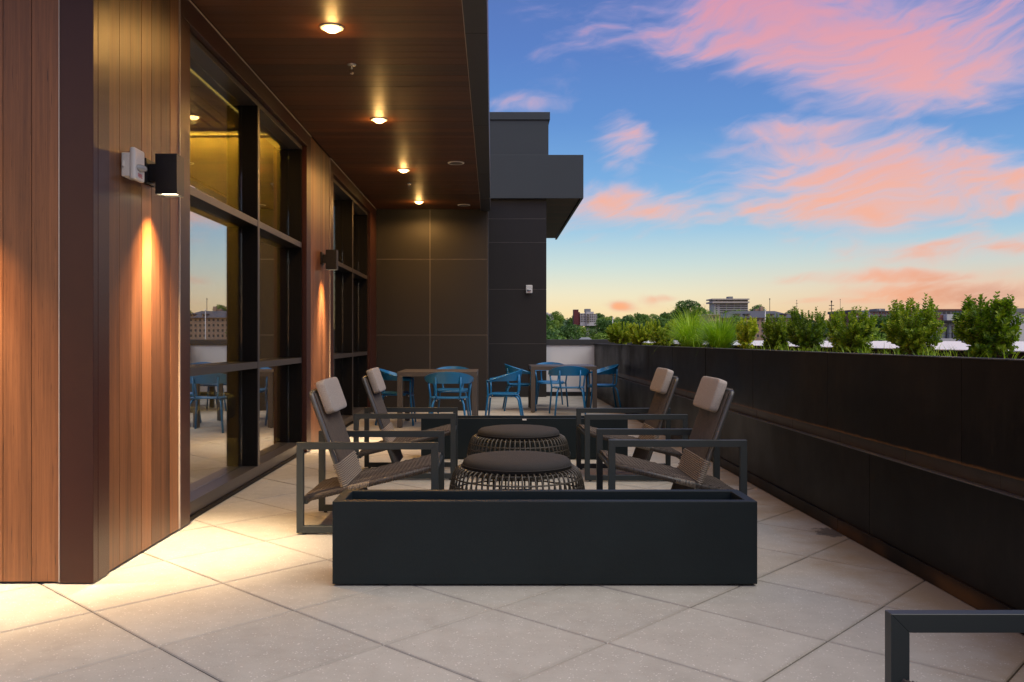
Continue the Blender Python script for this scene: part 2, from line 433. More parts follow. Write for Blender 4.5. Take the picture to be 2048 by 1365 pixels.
def emit(name, c, s):
    m = bpy.data.materials.new(name); m.use_nodes = True
    t = NT(m.node_tree)
    e = t.n('ShaderNodeEmission'); e.inputs[0].default_value = (*c, 1); e.inputs[1].default_value = s
    o = t.n('ShaderNodeOutputMaterial'); t.put(o.inputs[0], e.outputs[0])
    MATS[name] = m
emit('lamp_glow', (1.0, 0.62, 0.20), 22.0)
emit('sconce_glow', (1.0, 0.80, 0.52), 9.0)
emit('cove_glow', (1.0, 0.66, 0.12), 1.6)
emit('lit_window', (1.0, 0.72, 0.40), 0.9)

def f_glass():
    m = bpy.data.materials.new('window_glass'); m.use_nodes = True
    t = NT(m.node_tree)
    g = t.n('ShaderNodeNewGeometry')
    c = t.m('ABSOLUTE', t.vm('DOT_PRODUCT', g.outputs['Incoming'], g.outputs['Normal']))
    sch = t.m('POWER', t.m('SUBTRACT', 1.0, c, clamp=True), 5.0)
    fr = t.m('ADD', 0.46, t.m('MULTIPLY', sch, 0.54))
    tr = t.n('ShaderNodeBsdfTransparent'); tr.inputs[0].default_value = (0.78, 0.78, 0.75, 1)
    gl = t.n('ShaderNodeBsdfGlossy'); gl.inputs['Color'].default_value = (0.95, 0.97, 1.0, 1); gl.inputs['Roughness'].default_value = 0.0
    mx = t.n('ShaderNodeMixShader')
    t.put(mx.inputs[0], fr); t.put(mx.inputs[1], tr.outputs[0]); t.put(mx.inputs[2], gl.outputs[0])
    o = t.n('ShaderNodeOutputMaterial'); t.put(o.inputs[0], mx.outputs[0])
    MATS['window_glass'] = m
f_glass()
def f_lens():
    m = bpy.data.materials.new('clear_lens'); m.use_nodes = True
    t = NT(m.node_tree)
    b = t.n('ShaderNodeBsdfPrincipled')
    b.inputs['Base Color'].default_value = (0.75, 0.82, 0.88, 1); b.inputs['Roughness'].default_value = 0.06
    b.inputs['Transmission Weight'].default_value = 0.55
    o = t.n('ShaderNodeOutputMaterial'); t.put(o.inputs[0], b.outputs[0])
    MATS['clear_lens'] = m
f_lens()

# ------------------------------------------------------------------ mesh builder
class MB:
    def __init__(self): self.v = []; self.f = []; self.sm = []
    def add(self, vs_, fs, smooth=False):
        o = len(self.v)
        self.v += [tuple(p) for p in vs_]
        for q in fs: self.f.append(tuple(i + o for i in q)); self.sm.append(smooth)
        return self
    def box(self, x0, x1, y0, y1, z0, z1):
        return self.add([(x0, y0, z0), (x1, y0, z0), (x1, y1, z0), (x0, y1, z0), (x0, y0, z1), (x1, y0, z1), (x1, y1, z1), (x0, y1, z1)],
                        [(0, 3, 2, 1), (4, 5, 6, 7), (0, 1, 5, 4), (1, 2, 6, 5), (2, 3, 7, 6), (3, 0, 4, 7)])
    def tube(self, pts, r, n=8, cap=True, closed=False):
        pts = [Vector(p) for p in pts]
        m = len(pts)
        rr = r if isinstance(r, (list, tuple)) else [r] * m
        vs_, fs = [], []
        up = None
        for i, p in enumerate(pts):
            if closed: d = (pts[(i + 1) % m] - pts[i - 1]).normalized()
            else: d = (pts[min(i + 1, m - 1)] - pts[max(i - 1, 0)]).normalized()
            if up is None:
                a = Vector((0, 0, 1)) if abs(d.z) < 0.9 else Vector((1, 0, 0))
                up = (a - d * a.dot(d)).normalized()
            else:
                up = (up - d * up.dot(d))
                up = up.normalized() if up.length > 1e-6 else d.orthogonal().normalized()
            s = d.cross(up)
            for k in range(n):
                an = 2 * pi * k / n
                vs_.append(p + (up * cos(an) + s * sin(an)) * rr[i])
        segs = m if closed else m - 1
        for i in range(segs):
            a, b = i * n, ((i + 1) % m) * n
            for k in range(n):
                k2 = (k + 1) % n
                fs.append((a + k, a + k2, b + k2, b + k))
        if cap and not closed:
            fs.append(tuple(range(n - 1, -1, -1)))
            fs.append(tuple((m - 1) * n + k for k in range(n)))
        return self.add(vs_, fs, True)
    def lathe(self, prof, n=32, c=(0, 0, 0), smooth=True):
        vs_, fs = [], []
        for r, z in prof:
            for k in range(n):
                a = 2 * pi * k / n
                vs_.append((c[0] + r * cos(a), c[1] + r * sin(a), c[2] + z))
        for i in range(len(prof) - 1):
            for k in range(n):
                k2 = (k + 1) % n
                fs.append((i * n + k, i * n + k2, (i + 1) * n + k2, (i + 1) * n + k))
        return self.add(vs_, fs, smooth)
    def disc(self, r, z, n=24, c=(0, 0), flip=False):
        vs_ = [(c[0] + r * cos(2 * pi * k / n), c[1] + r * sin(2 * pi * k / n), z) for k in range(n)]
        q = tuple(range(n))
        return self.add(vs_, [q[::-1] if flip else q])
    def mesh(self, name, mat):
        me = bpy.data.meshes.new(name)
        me.from_pydata(self.v, [], self.f)
        me.polygons.foreach_set('use_smooth', self.sm)
        me.materials.append(MATS[mat])
        me.update()
        return me
    def build(self, name, mat, parent=None, bevel=0.0, loc=None, rot=None, seg=2):
        o = bpy.data.objects.new(name, self.mesh(name, mat))
        COL.objects.link(o)
        if parent: o.parent = parent
        if loc: o.location = loc
        if rot: o.rotation_euler = rot
        if bevel: bev(o, bevel, seg)
        return o
def bev(o, wd, seg=2):
    m = o.modifiers.new('bevel', 'BEVEL'); m.width = wd; m.segments = seg; m.limit_method = 'ANGLE'; m.angle_limit = radians(40)
    m.harden_normals = False
def box(name, mat, x0, x1, y0, y1, z0, z1, parent=None, bevel=0.0):
    """a box mesh with its origin at the box centre"""
    c = ((x0 + x1) / 2, (y0 + y1) / 2, (z0 + z1) / 2)
    h = ((x1 - x0) / 2, (y1 - y0) / 2, (z1 - z0) / 2)
    return MB().box(-h[0], h[0], -h[1], h[1], -h[2], h[2]).build(name, mat, parent, bevel, c)
def inst(name, me, parent=None, loc=(0, 0, 0), rot=(0, 0, 0), scale=None):
    o = bpy.data.objects.new(name, me); COL.objects.link(o)
    o.parent = parent; o.location = loc; o.rotation_euler = rot
    if scale: o.scale = scale
    return o
def empty(name, loc=(0, 0, 0), rz=0.0):
    o = bpy.data.objects.new(name, None); COL.objects.link(o)
    o.location = loc; o.rotation_euler = (0, 0, rz); o.empty_display_size = 0.1
    return o
def tag(o, label=None, cat=None, group=None, kind=None):
    if label: o['label'] = label
    if cat: o['category'] = cat
    if group: o['group'] = group
    if kind: o['kind'] = kind
    return o
def copy_tree(o, parent=None):
    c = o.copy(); COL.objects.link(c)
    if parent: c.parent = parent
    for ch in list(o.children): copy_tree(ch, c)
    return c
def light(name, kind, loc, energy, color, parent=None, **kw):
    d = bpy.data.lights.new(name, kind)
    d.energy = energy; d.color = color
    for k, v in kw.items(): setattr(d, k, v)
    o = bpy.data.objects.new(name, d); COL.objects.link(o)
    o.location = loc; o.parent = parent
    return o

# ================================================================== THE SETTING: floor
SOFFIT = H + 2.15          # underside of the canopy
WX = -1.92                 # face of the timber wall
GX = -2.09                 # plane of the glass
FW = 4.12                  # face of the wall that looks at the camera

floor = tag(MB().box(-7.0, 2.2, -4.0, 18.2, -0.30, -0.045).build('terrace_floor', 'paver_bed'), kind='structure')
PITCH, DELTA = 0.608, radians(1.4)
e1 = Vector((cos(pi / 4 + DELTA), sin(pi / 4 + DELTA), 0))
e2 = Vector((-sin(pi / 4 + DELTA), cos(pi / 4 + DELTA), 0))
P0 = Vector((-1.718, 3.70, 0))
hs = PITCH / 2 - 0.0028
def paver_shape(mb, M=Matrix()):
    b_, dz_ = 0.004, 0.0035
    lo = [(-hs, -hs), (hs, -hs), (hs, hs), (-hs, hs)]
    vs_ = [(x, y, -0.045) for x, y in lo] + [(x, y, -dz_) for x, y in lo] + [(x - math.copysign(b_, x), y - math.copysign(b_, y), 0.0) for x, y in lo]
    fs = [(0, 1, 5, 4), (1, 2, 6, 5), (2, 3, 7, 6), (3, 0, 4, 7), (4, 5, 9, 8), (5, 6, 10, 9), (6, 7, 11, 10), (7, 4, 8, 11), (8, 9, 10, 11)]
    mb.add([M @ Vector(p) for p in vs_], fs)
pm = MB(); paver_shape(pm); paver_me = pm.mesh('paver', 'paver')
rest = MB()
cand = []
for i in range(-30, 40):
    for j in range(-40, 40):
        c = P0 + e1 * PITCH * (i + 0.5) + e2 * PITCH * (j + 0.5)
        x, y = c.x, c.y
        m_ = 0.42
        if not (-6.8 < x < 2.113 + m_ and -3.8 < y < 18.1): continue
        if y > FW + m_ and x < WX - m_: continue
        vis = y > 2.4 and abs(x - 0.1) < 0.62 * y + 0.6
        cand.append((0 if vis else 1, y, c))
cand.sort(key=lambda q: (q[0], q[1]))
for k, (nv, y, c) in enumerate(cand):
    rz = pi / 4 + DELTA + random.choice((0, 1, 2, 3)) * pi / 2 + random.uniform(-0.0025, 0.0025)
    z = random.uniform(-0.0022, 0.0005)
    if k < 299 and nv == 0:
        inst('paver', paver_me, floor, (c.x, c.y, z), (random.uniform(-.0012, .0012), random.uniform(-.0012, .0012), rz))
    else:
        paver_shape(rest, Matrix.Translation((c.x, c.y, z)) @ Matrix.Rotation(rz, 4, 'Z'))
tag(rest.build('outer_pavers', 'paver', floor), kind='stuff')

# ================================================================== TERRACE BUILDING (left)
bld = tag(empty('terrace_building', (-4.0, 9.0, 0)), 'timber and glass terrace building with deep wooden canopy on the left', 'building')
def bpart(o):            # parts were given in world coordinates: keep them there under the building's Empty
    o.parent = bld
    o.location = Vector(o.location) - bld.location
    return o
# backing masses
core_w = bpart(box('wall_core', 'interior_dark', -7.0, WX - 0.03, FW + 0.03, 5.43, -0.02, SOFFIT + 0.6))
# front wall timber planks and corner
fw = bpart(empty('front_wall', (-4.0, FW, 0)))
pw = 0.137
pl_front = MB().box(-pw / 2 + 0.0016, pw / 2 - 0.0016, 0, 0.03, 0.012, SOFFIT + 0.5).mesh('plank', 'wood_wall')
xe = PX(120, FW)
k = 0
while xe - pw * (k + 0.5) > -5.6:
    inst('plank', pl_front, fw, (xe - pw * (k + 0.5) + 4.0, random.uniform(0, 0.0015), 0))
    k += 1
cor = bpart(empty('corner_trim', (WX, FW, 0)))
MB().box(PX(121.5, FW) - WX, 0.012, -0.010, 0.04, 0.006, SOFFIT + 0.5).build('trim_sheet', 'brown_metal', cor, 0.003)
MB().box(-0.04, 0.0122, 0.041, 4.285 - FW, 0.006, SOFFIT - 0.002).build('trim_sheet', 'brown_metal', cor, 0.003)
MB().box(PX(119.4, FW) - WX, PX(121.2, FW) - WX, -0.012, 0.02, 0.01, SOFFIT).build('trim_bead', 'trim_bead', cor)
# side wall timber bays
def side_bay(y0, y1, n):
    e = bpart(empty('timber_wall', (WX, y0, 0)))
    wd = (y1 - y0) / n
    me = MB().box(-0.03, 0.0, -wd / 2 + 0.0016, wd / 2 - 0.0016, 0.012, SOFFIT - 0.004).mesh('plank', 'wood_wall')
    for q in range(n): inst('plank', me, e, (random.uniform(-0.0015, 0.0), wd * (q + 0.5), 0))
    MB().box(-0.05, -0.032, 0, y1 - y0, 0.0, SOFFIT - 0.002).build('backing', 'interior_dark', e)
    MB().box(-0.02, 0.006, y1 - y0 + 0.001, y1 - y0 + 0.013, 0.01, SOFFIT - 0.004).build('trim_bead', 'trim_bead', e)
    return e
side_bay(4.288, 5.262, 7)
side_bay(9.07, 10.14, 8)

# windows -----------------------------------------------------------------
HEAD = H + 2.0
TR1, TR2 = 2.14, 0.96      # centre heights of the two transoms
def window(y0, y1, ym, a0, a1):
    """y0..y1 clear opening, ym the mullion, a0/a1 outer edges of the brown surround"""
    e = bpart(empty('window', (GX, y0, 0)))
    L = y1 - y0
    xo, xi = -1.962 - GX, -0.03        # outer / inner face of the bars
    def b(name, mat, xx0, xx1, yy0, yy1, zz0, zz1, bv=0.002):
        return MB().box(xx0, xx1, yy0 - y0, yy1 - y0, zz0, zz1).build(name, mat, e, bv)
    # brown surround
    b('head_cladding', 'brown_metal', -0.10, WX + 0.006 - GX, a0, a1, HEAD, SOFFIT - 0.003)
    b('jamb_cladding', 'brown_metal', -0.10, WX + 0.004 - GX, a0, y0, 0.01, HEAD - 0.001)
    b('jamb_cladding', 'brown_metal', -0.10, WX + 0.004 - GX, y1, a1, 0.01, HEAD - 0.001)
    b('trim_bead', 'trim_bead', WX + 0.0065 - GX, WX + 0.012 - GX, a0, a1, SOFFIT - 0.012, SOFFIT - 0.004, 0)
    # bars
    b('sill_rail', 'frame_face', xi, xo, y0, y1, 0.03, 0.115)
    b('sill_flashing', 'bronze_frame', xi, xo + 0.02, y0, y1, 0.004, 0.029)
    b('head_rail', 'frame_face', xi, xo, y0, y1, HEAD - 0.045, HEAD - 0.002)
    b('jamb_rail', 'bronze_frame', xi, xo - 0.001, y0 + 0.001, y0 + 0.045, 0.116, HEAD - 0.046)
    b('jamb_rail', 'bronze_frame', xi, xo - 0.001, y1 - 0.045, y1 - 0.001, 0.116, HEAD - 0.046)
    b('mullion', 'bronze_frame', xi, xo, ym - 0.028, ym + 0.028, 0.116, HEAD - 0.046)
    b('mullion_cap', 'frame_face', xo + 0.0005, xo + 0.006, ym - 0.027, ym + 0.027, 0.116, HEAD - 0.046, 0.001)
    rows = [(0.116, TR2 - 0.028), (TR2 + 0.028, TR1 - 0.028), (TR1 + 0.028, HEAD - 0.046)]
    for c0, c1 in ((y0 + 0.0455, ym - 0.0285), (ym + 0.0285, y1 - 0.0455)):
        for tz in (TR1, TR2):
            b('transom', 'bronze_frame', xi, xo - 0.002, c0, c1, tz - 0.028, tz + 0.028)
            b('transom_cap', 'frame_face', xo - 0.0015, xo + 0.004, c0, c1, tz - 0.027, tz + 0.027, 0.001)
        for z0, z1 in rows:
            b('pane', 'window_glass', -0.003, 0.003, c0 + 0.001, c1 - 0.001, z0 + 0.001, z1 - 0.001, 0)
    return e
window(5.45, 8.87, 7.20, 5.277, 9.065)
window(10.36, 13.50, 12.05, 10.156, 14.18)

# room behind the first window, dark room behind the second
def room(name, mat, *a): return bpart(box(name, mat, *a))
room('interior_floor', 'interior_floor', -8.0, GX - 0.05, 5.0, 14.15, -0.02, 0.008)
room('interior_wall', 'gold_wallcover', -8.0, GX - 0.04, 10.2, 10.3, 0.009, H + 2.40)
room('cornice', 'interior_plaster', -8.0, GX - 0.04, 10.12, 10.199, H + 2.41, H + 2.46)
room('interior_wall', 'interior_plaster', -8.2, -8.0, 5.0, 14.15, 0.009, H + 2.5)
room('interior_wall', 'interior_dark', -8.0, GX - 0.11, 4.9, 5.0, 0.009, H + 2.5)
room('ceiling_border', 'interior_plaster', -2.92, -2.70, 5.0, 10.1, H + 2.43, H + 2.47)
room('ceiling_border', 'interior_dark', -2.69, GX - 0.11, 5.0, 10.1, H + 2.42, H + 2.60)
room('interior_ceiling', 'interior_dark', -8.0, -2.2, 5.0, 14.15, H + 2.52, H + 2.60)
room('cove_strip', 'cove_glow', -2.699, -2.691, 5.0, 10.1, H + 2.405, H + 2.43)
slats = bpart(empty('slat_ceiling', (-3.0, 7.5, H + 2.48)))
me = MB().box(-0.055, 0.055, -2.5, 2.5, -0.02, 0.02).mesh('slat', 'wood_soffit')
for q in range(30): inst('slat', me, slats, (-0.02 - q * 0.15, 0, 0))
room('interior_ceiling', 'interior_dark', -8.0, -2.2, 10.31, 14.15, H + 2.2, H + 2.3)

# canopy ------------------------------------------------------------------
CAN0, CAN1 = 3.5, 14.18
can = bpart(empty('canopy', (-1.0, 9.0, SOFFIT)))
n = int((CAN1 - CAN0) / 0.145)
wd = (CAN1 - CAN0) / n
sx0, sx1 = WX + 0.016, -0.195
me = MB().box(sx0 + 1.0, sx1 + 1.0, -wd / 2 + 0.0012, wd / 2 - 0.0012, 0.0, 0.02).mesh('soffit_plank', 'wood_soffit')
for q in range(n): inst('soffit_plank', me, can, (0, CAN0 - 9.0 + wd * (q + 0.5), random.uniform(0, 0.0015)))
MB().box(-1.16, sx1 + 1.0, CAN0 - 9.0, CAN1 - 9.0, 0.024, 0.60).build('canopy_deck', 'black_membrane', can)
seams = [3.5, 5.95, 8.5, 11.0, 13.0, 14.18]
for a, b in zip(seams[:-1], seams[1:]):
    MB().box(-0.190 + 1.0, -0.035 + 1.0, a - 9.0 + 0.002, b - 9.0 - 0.002, -0.03, 0.62).build('fascia', 'fascia_metal', can, 0.003)
MB().box(-0.194 + 1.0, -0.1905 + 1.0, CAN0 - 9.0, CAN1 - 9.0, -0.028, -0.001).build('edge_bead', 'trim_bead', can)
MB().box(-5.0, sx1 + 1.0, CAN0 - 9.05, CAN0 - 9.002, -0.03, 0.62).build('fascia', 'fascia_metal', can, 0.003)

# ================================================================== PANEL CLAD BUILDING (end of the terrace)
pb = tag(empty('panel_building', (-1.0, 16.0, 0)), 'dark panel clad block with overhanging roof at the far end of terrace', 'building')
def ppart(o):
    o.parent = pb; o.location = Vector(o.location) - pb.location
    return o
W1, W2 = 14.2, 17.56
ppart(box('wall_core', 'reveal', -2.6, -0.085, W1, 24.0, 0.0, SOFFIT + 0.59))
ppart(box('wall_core', 'reveal', -0.3, 1.09, W2, 24.0, 0.0, 4.4))
def panels(y, xs, zs):
    for a, b in zip(xs[:-1], xs[1:]):
        for c, d in zip(zs[:-1], zs[1:]):
            ppart(box('wall_panel', 'dark_panel', a + 0.005, b - 0.005, y - 0.005, y - 0.0005, c + 0.0045, d - 0.0045, bevel=0.001))
panels(W1, [-1.99, PX(860, W1), -0.085], [0.0, 1.248, 2.50, SOFFIT + 0.58])
panels(W2, [-0.11, 1.10], [0.0, 1.09, 2.20, 3.16, 3.64, 4.04])
# return faces
for z0, z1 in ((0.0, 1.248), (1.248, 2.5), (2.5, SOFFIT)):
    ppart(box('wall_panel', 'dark_panel', -0.084, -0.073, W1 - 0.004, W2 - 0.02, z0 + 0.005, z1 - 0.005))
for z0, z1 in ((0.0, 1.09), (1.09, 2.2), (2.2, 3.16), (3.16, 4.04)):
    ppart(box('wall_panel', 'dark_panel', 1.091, 1.101, W2 - 0.004, 24.0, z0 + 0.005, z1 - 0.005))
fz0, fz1 = PZ(397, 17.4), PZ(310, 17.4)
fx = PX(1167, 17.4)
roof = ppart(empty('upper_canopy', (0, 17.4, fz0)))
MB().box(-2.4, fx, 0.0, 0.05, 0.0, fz1 - fz0).build('fascia', 'gray_metal', roof, 0.004)
MB().box(fx - 0.05, fx, 0.051, 7.2, 0.0, fz1 - fz0).build('fascia', 'gray_metal', roof, 0.004)
MB().box(-2.4, fx - 0.051, 0.051, 7.15, 0.25, fz1 - fz0 - 0.02).build('roof_deck', 'black_membrane', roof)
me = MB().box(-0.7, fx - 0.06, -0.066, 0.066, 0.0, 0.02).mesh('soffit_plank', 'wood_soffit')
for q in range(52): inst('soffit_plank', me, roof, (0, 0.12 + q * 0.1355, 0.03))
bx1 = PX(1097, 17.56)
MB().box(-2.4, bx1, 0.16, 6.0, fz1 - fz0 + 0.001, PZ(241, 17.56) - fz0).build('upper_block', 'gray_metal', roof, 0.004)
MB().box(-2.4, bx1 + 0.03, 0.13, 6.03, PZ(240.5, 17.56) - fz0, PZ(225, 17.56) - fz0).build('coping', 'gray_metal', roof, 0.006)

# ================================================================== PARAPETS
PE = 17.92
par = tag(empty('end_parapet', (1.6, PE, 0)), 'white rendered parapet with dark coping at the far end of terrace', 'parapet')
MB().box(-0.52, 3.0, 0, 0.25, 0.085, 1.06).build('wall', 'white_render', par)
MB().box(-0.515, 3.0, -0.012, 0.24, 0.0, 0.084).build('base_flashing', 'black_membrane', par)
MB().box(-0.52, 3.0, -0.03, 0.30, 1.061, 1.178).build('coping', 'dark_coping', par, 0.006)
PSX = 2.95
sp = tag(empty('side_parapet', (PSX, 8.0, 0)), 'black parapet with pale coping behind the steel planter', 'parapet')
MB().box(0.0, 0.28, -12.0, 9.9, -0.3, 1.10).build('wall', 'black_membrane', sp)
seamy = [-12.0 + 3.05 * q for q in range(8)] + [9.9]
for a, b in zip(seamy[:-1], seamy[1:]):
    if b > a:
        y0, y1 = a + 0.002, b - 0.002
        MB().add([(-0.03, y0, 1.101), (0.33, y0, 1.101), (0.33, y1, 1.101), (-0.03, y1, 1.101), (-0.03, y0, 1.108), (0.33, y0, 1.160), (0.33, y1, 1.160), (-0.03, y1, 1.108)],
                 [(0, 3, 2, 1), (4, 5, 6, 7), (0, 1, 5, 4), (1, 2, 6, 5), (2, 3, 7, 6), (3, 0, 4, 7)]).build('coping', 'pale_coping', sp, 0.002)

# ================================================================== STEEL PLANTER along the right edge
PX0 = 2.113
stp = tag(empty('steel_planter', (PX0, 8.0, 0)), 'long blackened steel planter wall running along the right edge', 'planter')
def sbox(name, x0, x1, y0, y1, z0, z1, bv=0.0015, mat='black_steel'):
    c = ((x0 + x1) / 2, (y0 + y1) / 2, (z0 + z1) / 2)
    return MB().box(x0 - c[0], x1 - c[0], y0 - c[1], y1 - c[1], z0 - c[2], z1 - c[2]).build(name, mat, stp, bv, (c[0] - PX0, c[1] - 8.0, c[2]))
ZL, ZU, ZT = 0.53, 0.605, 1.085
ups = [-0.8 + 1.5625 * q for q in range(13)]
for a, b in zip(ups[:-1], ups[1:]):
    j = random.uniform(-0.003, 0.003)
    sbox('upper_panel', PX0 + 0.008 + j, PX0 + 0.020 + j, a + 0.0035, min(b, 17.9) - 0.0035, ZU, ZT)
    sbox('top_lip', PX0 + 0.004 + j, PX0 + 0.060 + j, a + 0.0035, min(b, 17.9) - 0.0035, ZT + 0.0005, ZT + 0.006, 0.001, 'skylit_steel')
lows = [-1.4, 1.72, 4.82, 7.92, 11.02, 14.12, 17.22, 17.9]
for a, b in zip(lows[:-1], lows[1:]):
    sbox('lower_panel', PX0, PX0 + 0.012, a + 0.002, b - 0.002, 0.075, ZL)
    sbox('ledge', PX0 - 0.004, PX0 + 0.036, a + 0.002, b - 0.002, ZL + 0.0005, ZL + 0.006, 0.0015, 'skylit_steel')
bases = [-1.4, 2.2, 5.23, 8.3, 11.4, 14.5, 17.9]
for a, b in zip(bases[:-1], bases[1:]):
    sbox('base_strip', PX0 - 0.014, PX0 - 0.002, a + 0.002, b - 0.002, 0.003, 0.082)
rv = [-1.4 + 0.7 * 1.2 * q for q in range(23)] + [17.9]
for a, b in zip(rv[:-1], rv[1:]):
    sbox('reveal_plate', PX0 + 0.0365, PX0 + 0.044, a + 0.0015, b - 0.0015, ZL + 0.0065, ZU + 0.03, 0.0015, 'reveal_steel')
sbox('planter_body', PX0 + 0.101, PSX - 0.002, -1.4, 17.9, 0.0, 0.98, 0, 'black_membrane')
soil = MB()
random.seed(3)
nx, ny = 10, 260
xs = [PX0 + 0.034 + (PSX - 0.004 - PX0 - 0.034) * i / nx for i in range(nx + 1)]
ys = [-1.4 + 19.3 * j / ny for j in range(ny + 1)]
soil.add([(x, y, 1.045 + random.uniform(-0.012, 0.012)) for y in ys for x in xs],
         [(j * (nx + 1) + i, j * (nx + 1) + i + 1, (j + 1) * (nx + 1) + i + 1, (j + 1) * (nx + 1) + i) for j in range(ny) for i in range(nx)], True)
tag(soil.build('planter_soil', 'mulch'), 'brown bark mulch filling the steel planter', 'mulch', kind='stuff')
mm = MB()
for q in range(1500):
    y = random.uniform(2.2, 12.0); x = random.uniform(PX0 + 0.07, PX0 + 0.5); z = 1.052
    a = random.uniform(0, pi); l = random.uniform(0.008, 0.028); t_ = random.uniform(-0.4, 0.4)
    d1 = Vector((cos(a), sin(a), t_)) * l; d2 = Vector((-sin(a), cos(a), random.uniform(-.5, .5))) * l * 0.35
    c = Vector((x, y, z + random.uniform(0, 0.012)))
    mm.add([c - d1 - d2, c + d1 - d2, c + d1 + d2, c - d1 + d2], [(0, 1, 2, 3)])
tag(mm.build('bark_chips', 'mulch'), 'loose bark chips strewn on the planter soil', 'bark', kind='stuff')

# ================================================================== LIGHT FITTINGS
def downlight_proto():
    e = empty('downlight')
    MB().lathe([(0.084, 0.0), (0.082, -0.006), (0.064, -0.010), (0.054, 0.012)], 36).build('trim_ring', 'white_plastic', e)
    d = MB().lathe([(0.053, -0.004), (0.048, -0.018), (0.034, -0.029), (0.016, -0.034), (0.0005, -0.035)], 28).build('lens', 'lamp_glow', e)
    return e
DL = [(-1.105, 5.917), (-1.105, 8.386), (-1.125, 10.88), (-1.145, 13.38)]
names = ['round recessed downlight nearest to the camera under the canopy', 'second recessed downlight from the front under the canopy',
         'third recessed downlight from the front under the canopy', 'farthest recessed downlight, just in front of dark panel wall']
dp = downlight_proto()
for k, (x, y) in enumerate(DL):
    e = dp if k == 0 else copy_tree(dp)
    e.location = (x, y, SOFFIT - 0.001)
    tag(e, names[k], 'light', 'canopy downlights')
    l = light('downlight_beam', 'SPOT', (0, 0, -0.045), 40.0, (1.0, 0.50, 0.13), e, spot_size=radians(172), spot_blend=0.35, shadow_soft_size=0.045)
    g = light('downlight_spill', 'POINT', (0, 0, -0.075), 2.6, (1.0, 0.55, 0.16), e, shadow_soft_size=0.03)
# indoor downlights
for k, (x, y) in enumerate([(-3.28, 9.45), (-3.28, 7.4), (-5.3, 9.45)]):
    e = copy_tree(dp)
    for ch in list(e.children):
        if ch.type == 'LIGHT': bpy.data.objects.remove(ch)
    e.location = (x, y, H + 2.455)
    tag(e, ['recessed downlight in the indoor slatted ceiling close to gold wall', 'recessed downlight in the indoor slatted ceiling near the mullion', 'recessed downlight deep inside the gold walled room'][k], 'light', 'indoor downlights')
    light('downlight_beam', 'SPOT', (0, 0, -0.045), 130.0, (1.0, 0.68, 0.16), e, spot_size=radians(155), spot_blend=0.6, shadow_soft_size=0.045)

# wall-wash strip tucked behind the indoor cornice
wash = light('cornice_wash', 'AREA', (0, 0, 0), 110.0, (1.0, 0.66, 0.10), None, shape='RECTANGLE', size=5.6, size_y=0.03)
wash.parent = bld
wash.location = Vector((-5.0, 10.04, H + 2.40)) - bld.location
wash.rotation_euler = (radians(38), 0, 0)
def sprinkler_proto():
    e = empty('sprinkler')
    MB().lathe([(0.036, 0.0), (0.033, -0.006), (0.016, -0.012), (0.011, -0.014)], 20).build('escutcheon', 'steel_bright', e)
    MB().lathe([(0.009, -0.010), (0.009, -0.034), (0.006, -0.036)], 12).build('nozzle', 'steel_bright', e)
    for s in (-1, 1):
        MB().tube([(0.004 * s, 0, -0.034), (0.015 * s, 0, -0.048), (0.013 * s, 0, -0.060), (0.002 * s, 0, -0.070)], 0.0026, 6).build('frame_arm', 'steel_bright', e)
    MB().lathe([(0.0005, -0.070), (0.014, -0.071), (0.014, -0.073), (0.0005, -0.074)], 16).build('deflector', 'steel_bright', e)
    return e
spk = sprinkler_proto()
spk.location = (-1.10, 6.72, SOFFIT)
tag(spk, 'small chrome fire sprinkler head between first and second downlight', 'sprinkler', 'canopy sprinklers')
s2 = copy_tree(spk); s2.location = (-1.15, 11.85, SOFFIT)
tag(s2, 'small chrome fire sprinkler head between third and farthest downlight', 'sprinkler', 'canopy sprinklers')

def grille_proto():
    e = empty('round_vent')
    MB().lathe([(0.102, 0.0), (0.100, -0.006), (0.082, -0.008), (0.080, 0.002)], 36).build('rim', 'white_plastic', e)
    MB().disc(0.081, -0.001, 28, flip=True).build('backing', 'black_metal', e)
    bars = MB()
    for q in range(-6, 7):
        y = q * 0.012; L = sqrt(max(0.0, 0.08 ** 2 - y * y))
        bars.box(-L, L, y - 0.0022, y + 0.0022, -0.007, -0.003)
        bars.box(y - 0.0022, y + 0.0022, -L, L, -0.0068, -0.0028)
    tag(bars.build('grille', 'reveal', e), kind='stuff')
    return e
gv = grille_proto(); gv.location = (-0.444, 10.45, SOFFIT)
tag(gv, 'round white ceiling grille near the canopy edge, closer one', 'vent', 'canopy grilles')
g2 = copy_tree(gv); g2.location = (-0.456, 13.72, SOFFIT)
tag(g2, 'round white ceiling grille near the canopy edge, farther one', 'vent', 'canopy grilles')

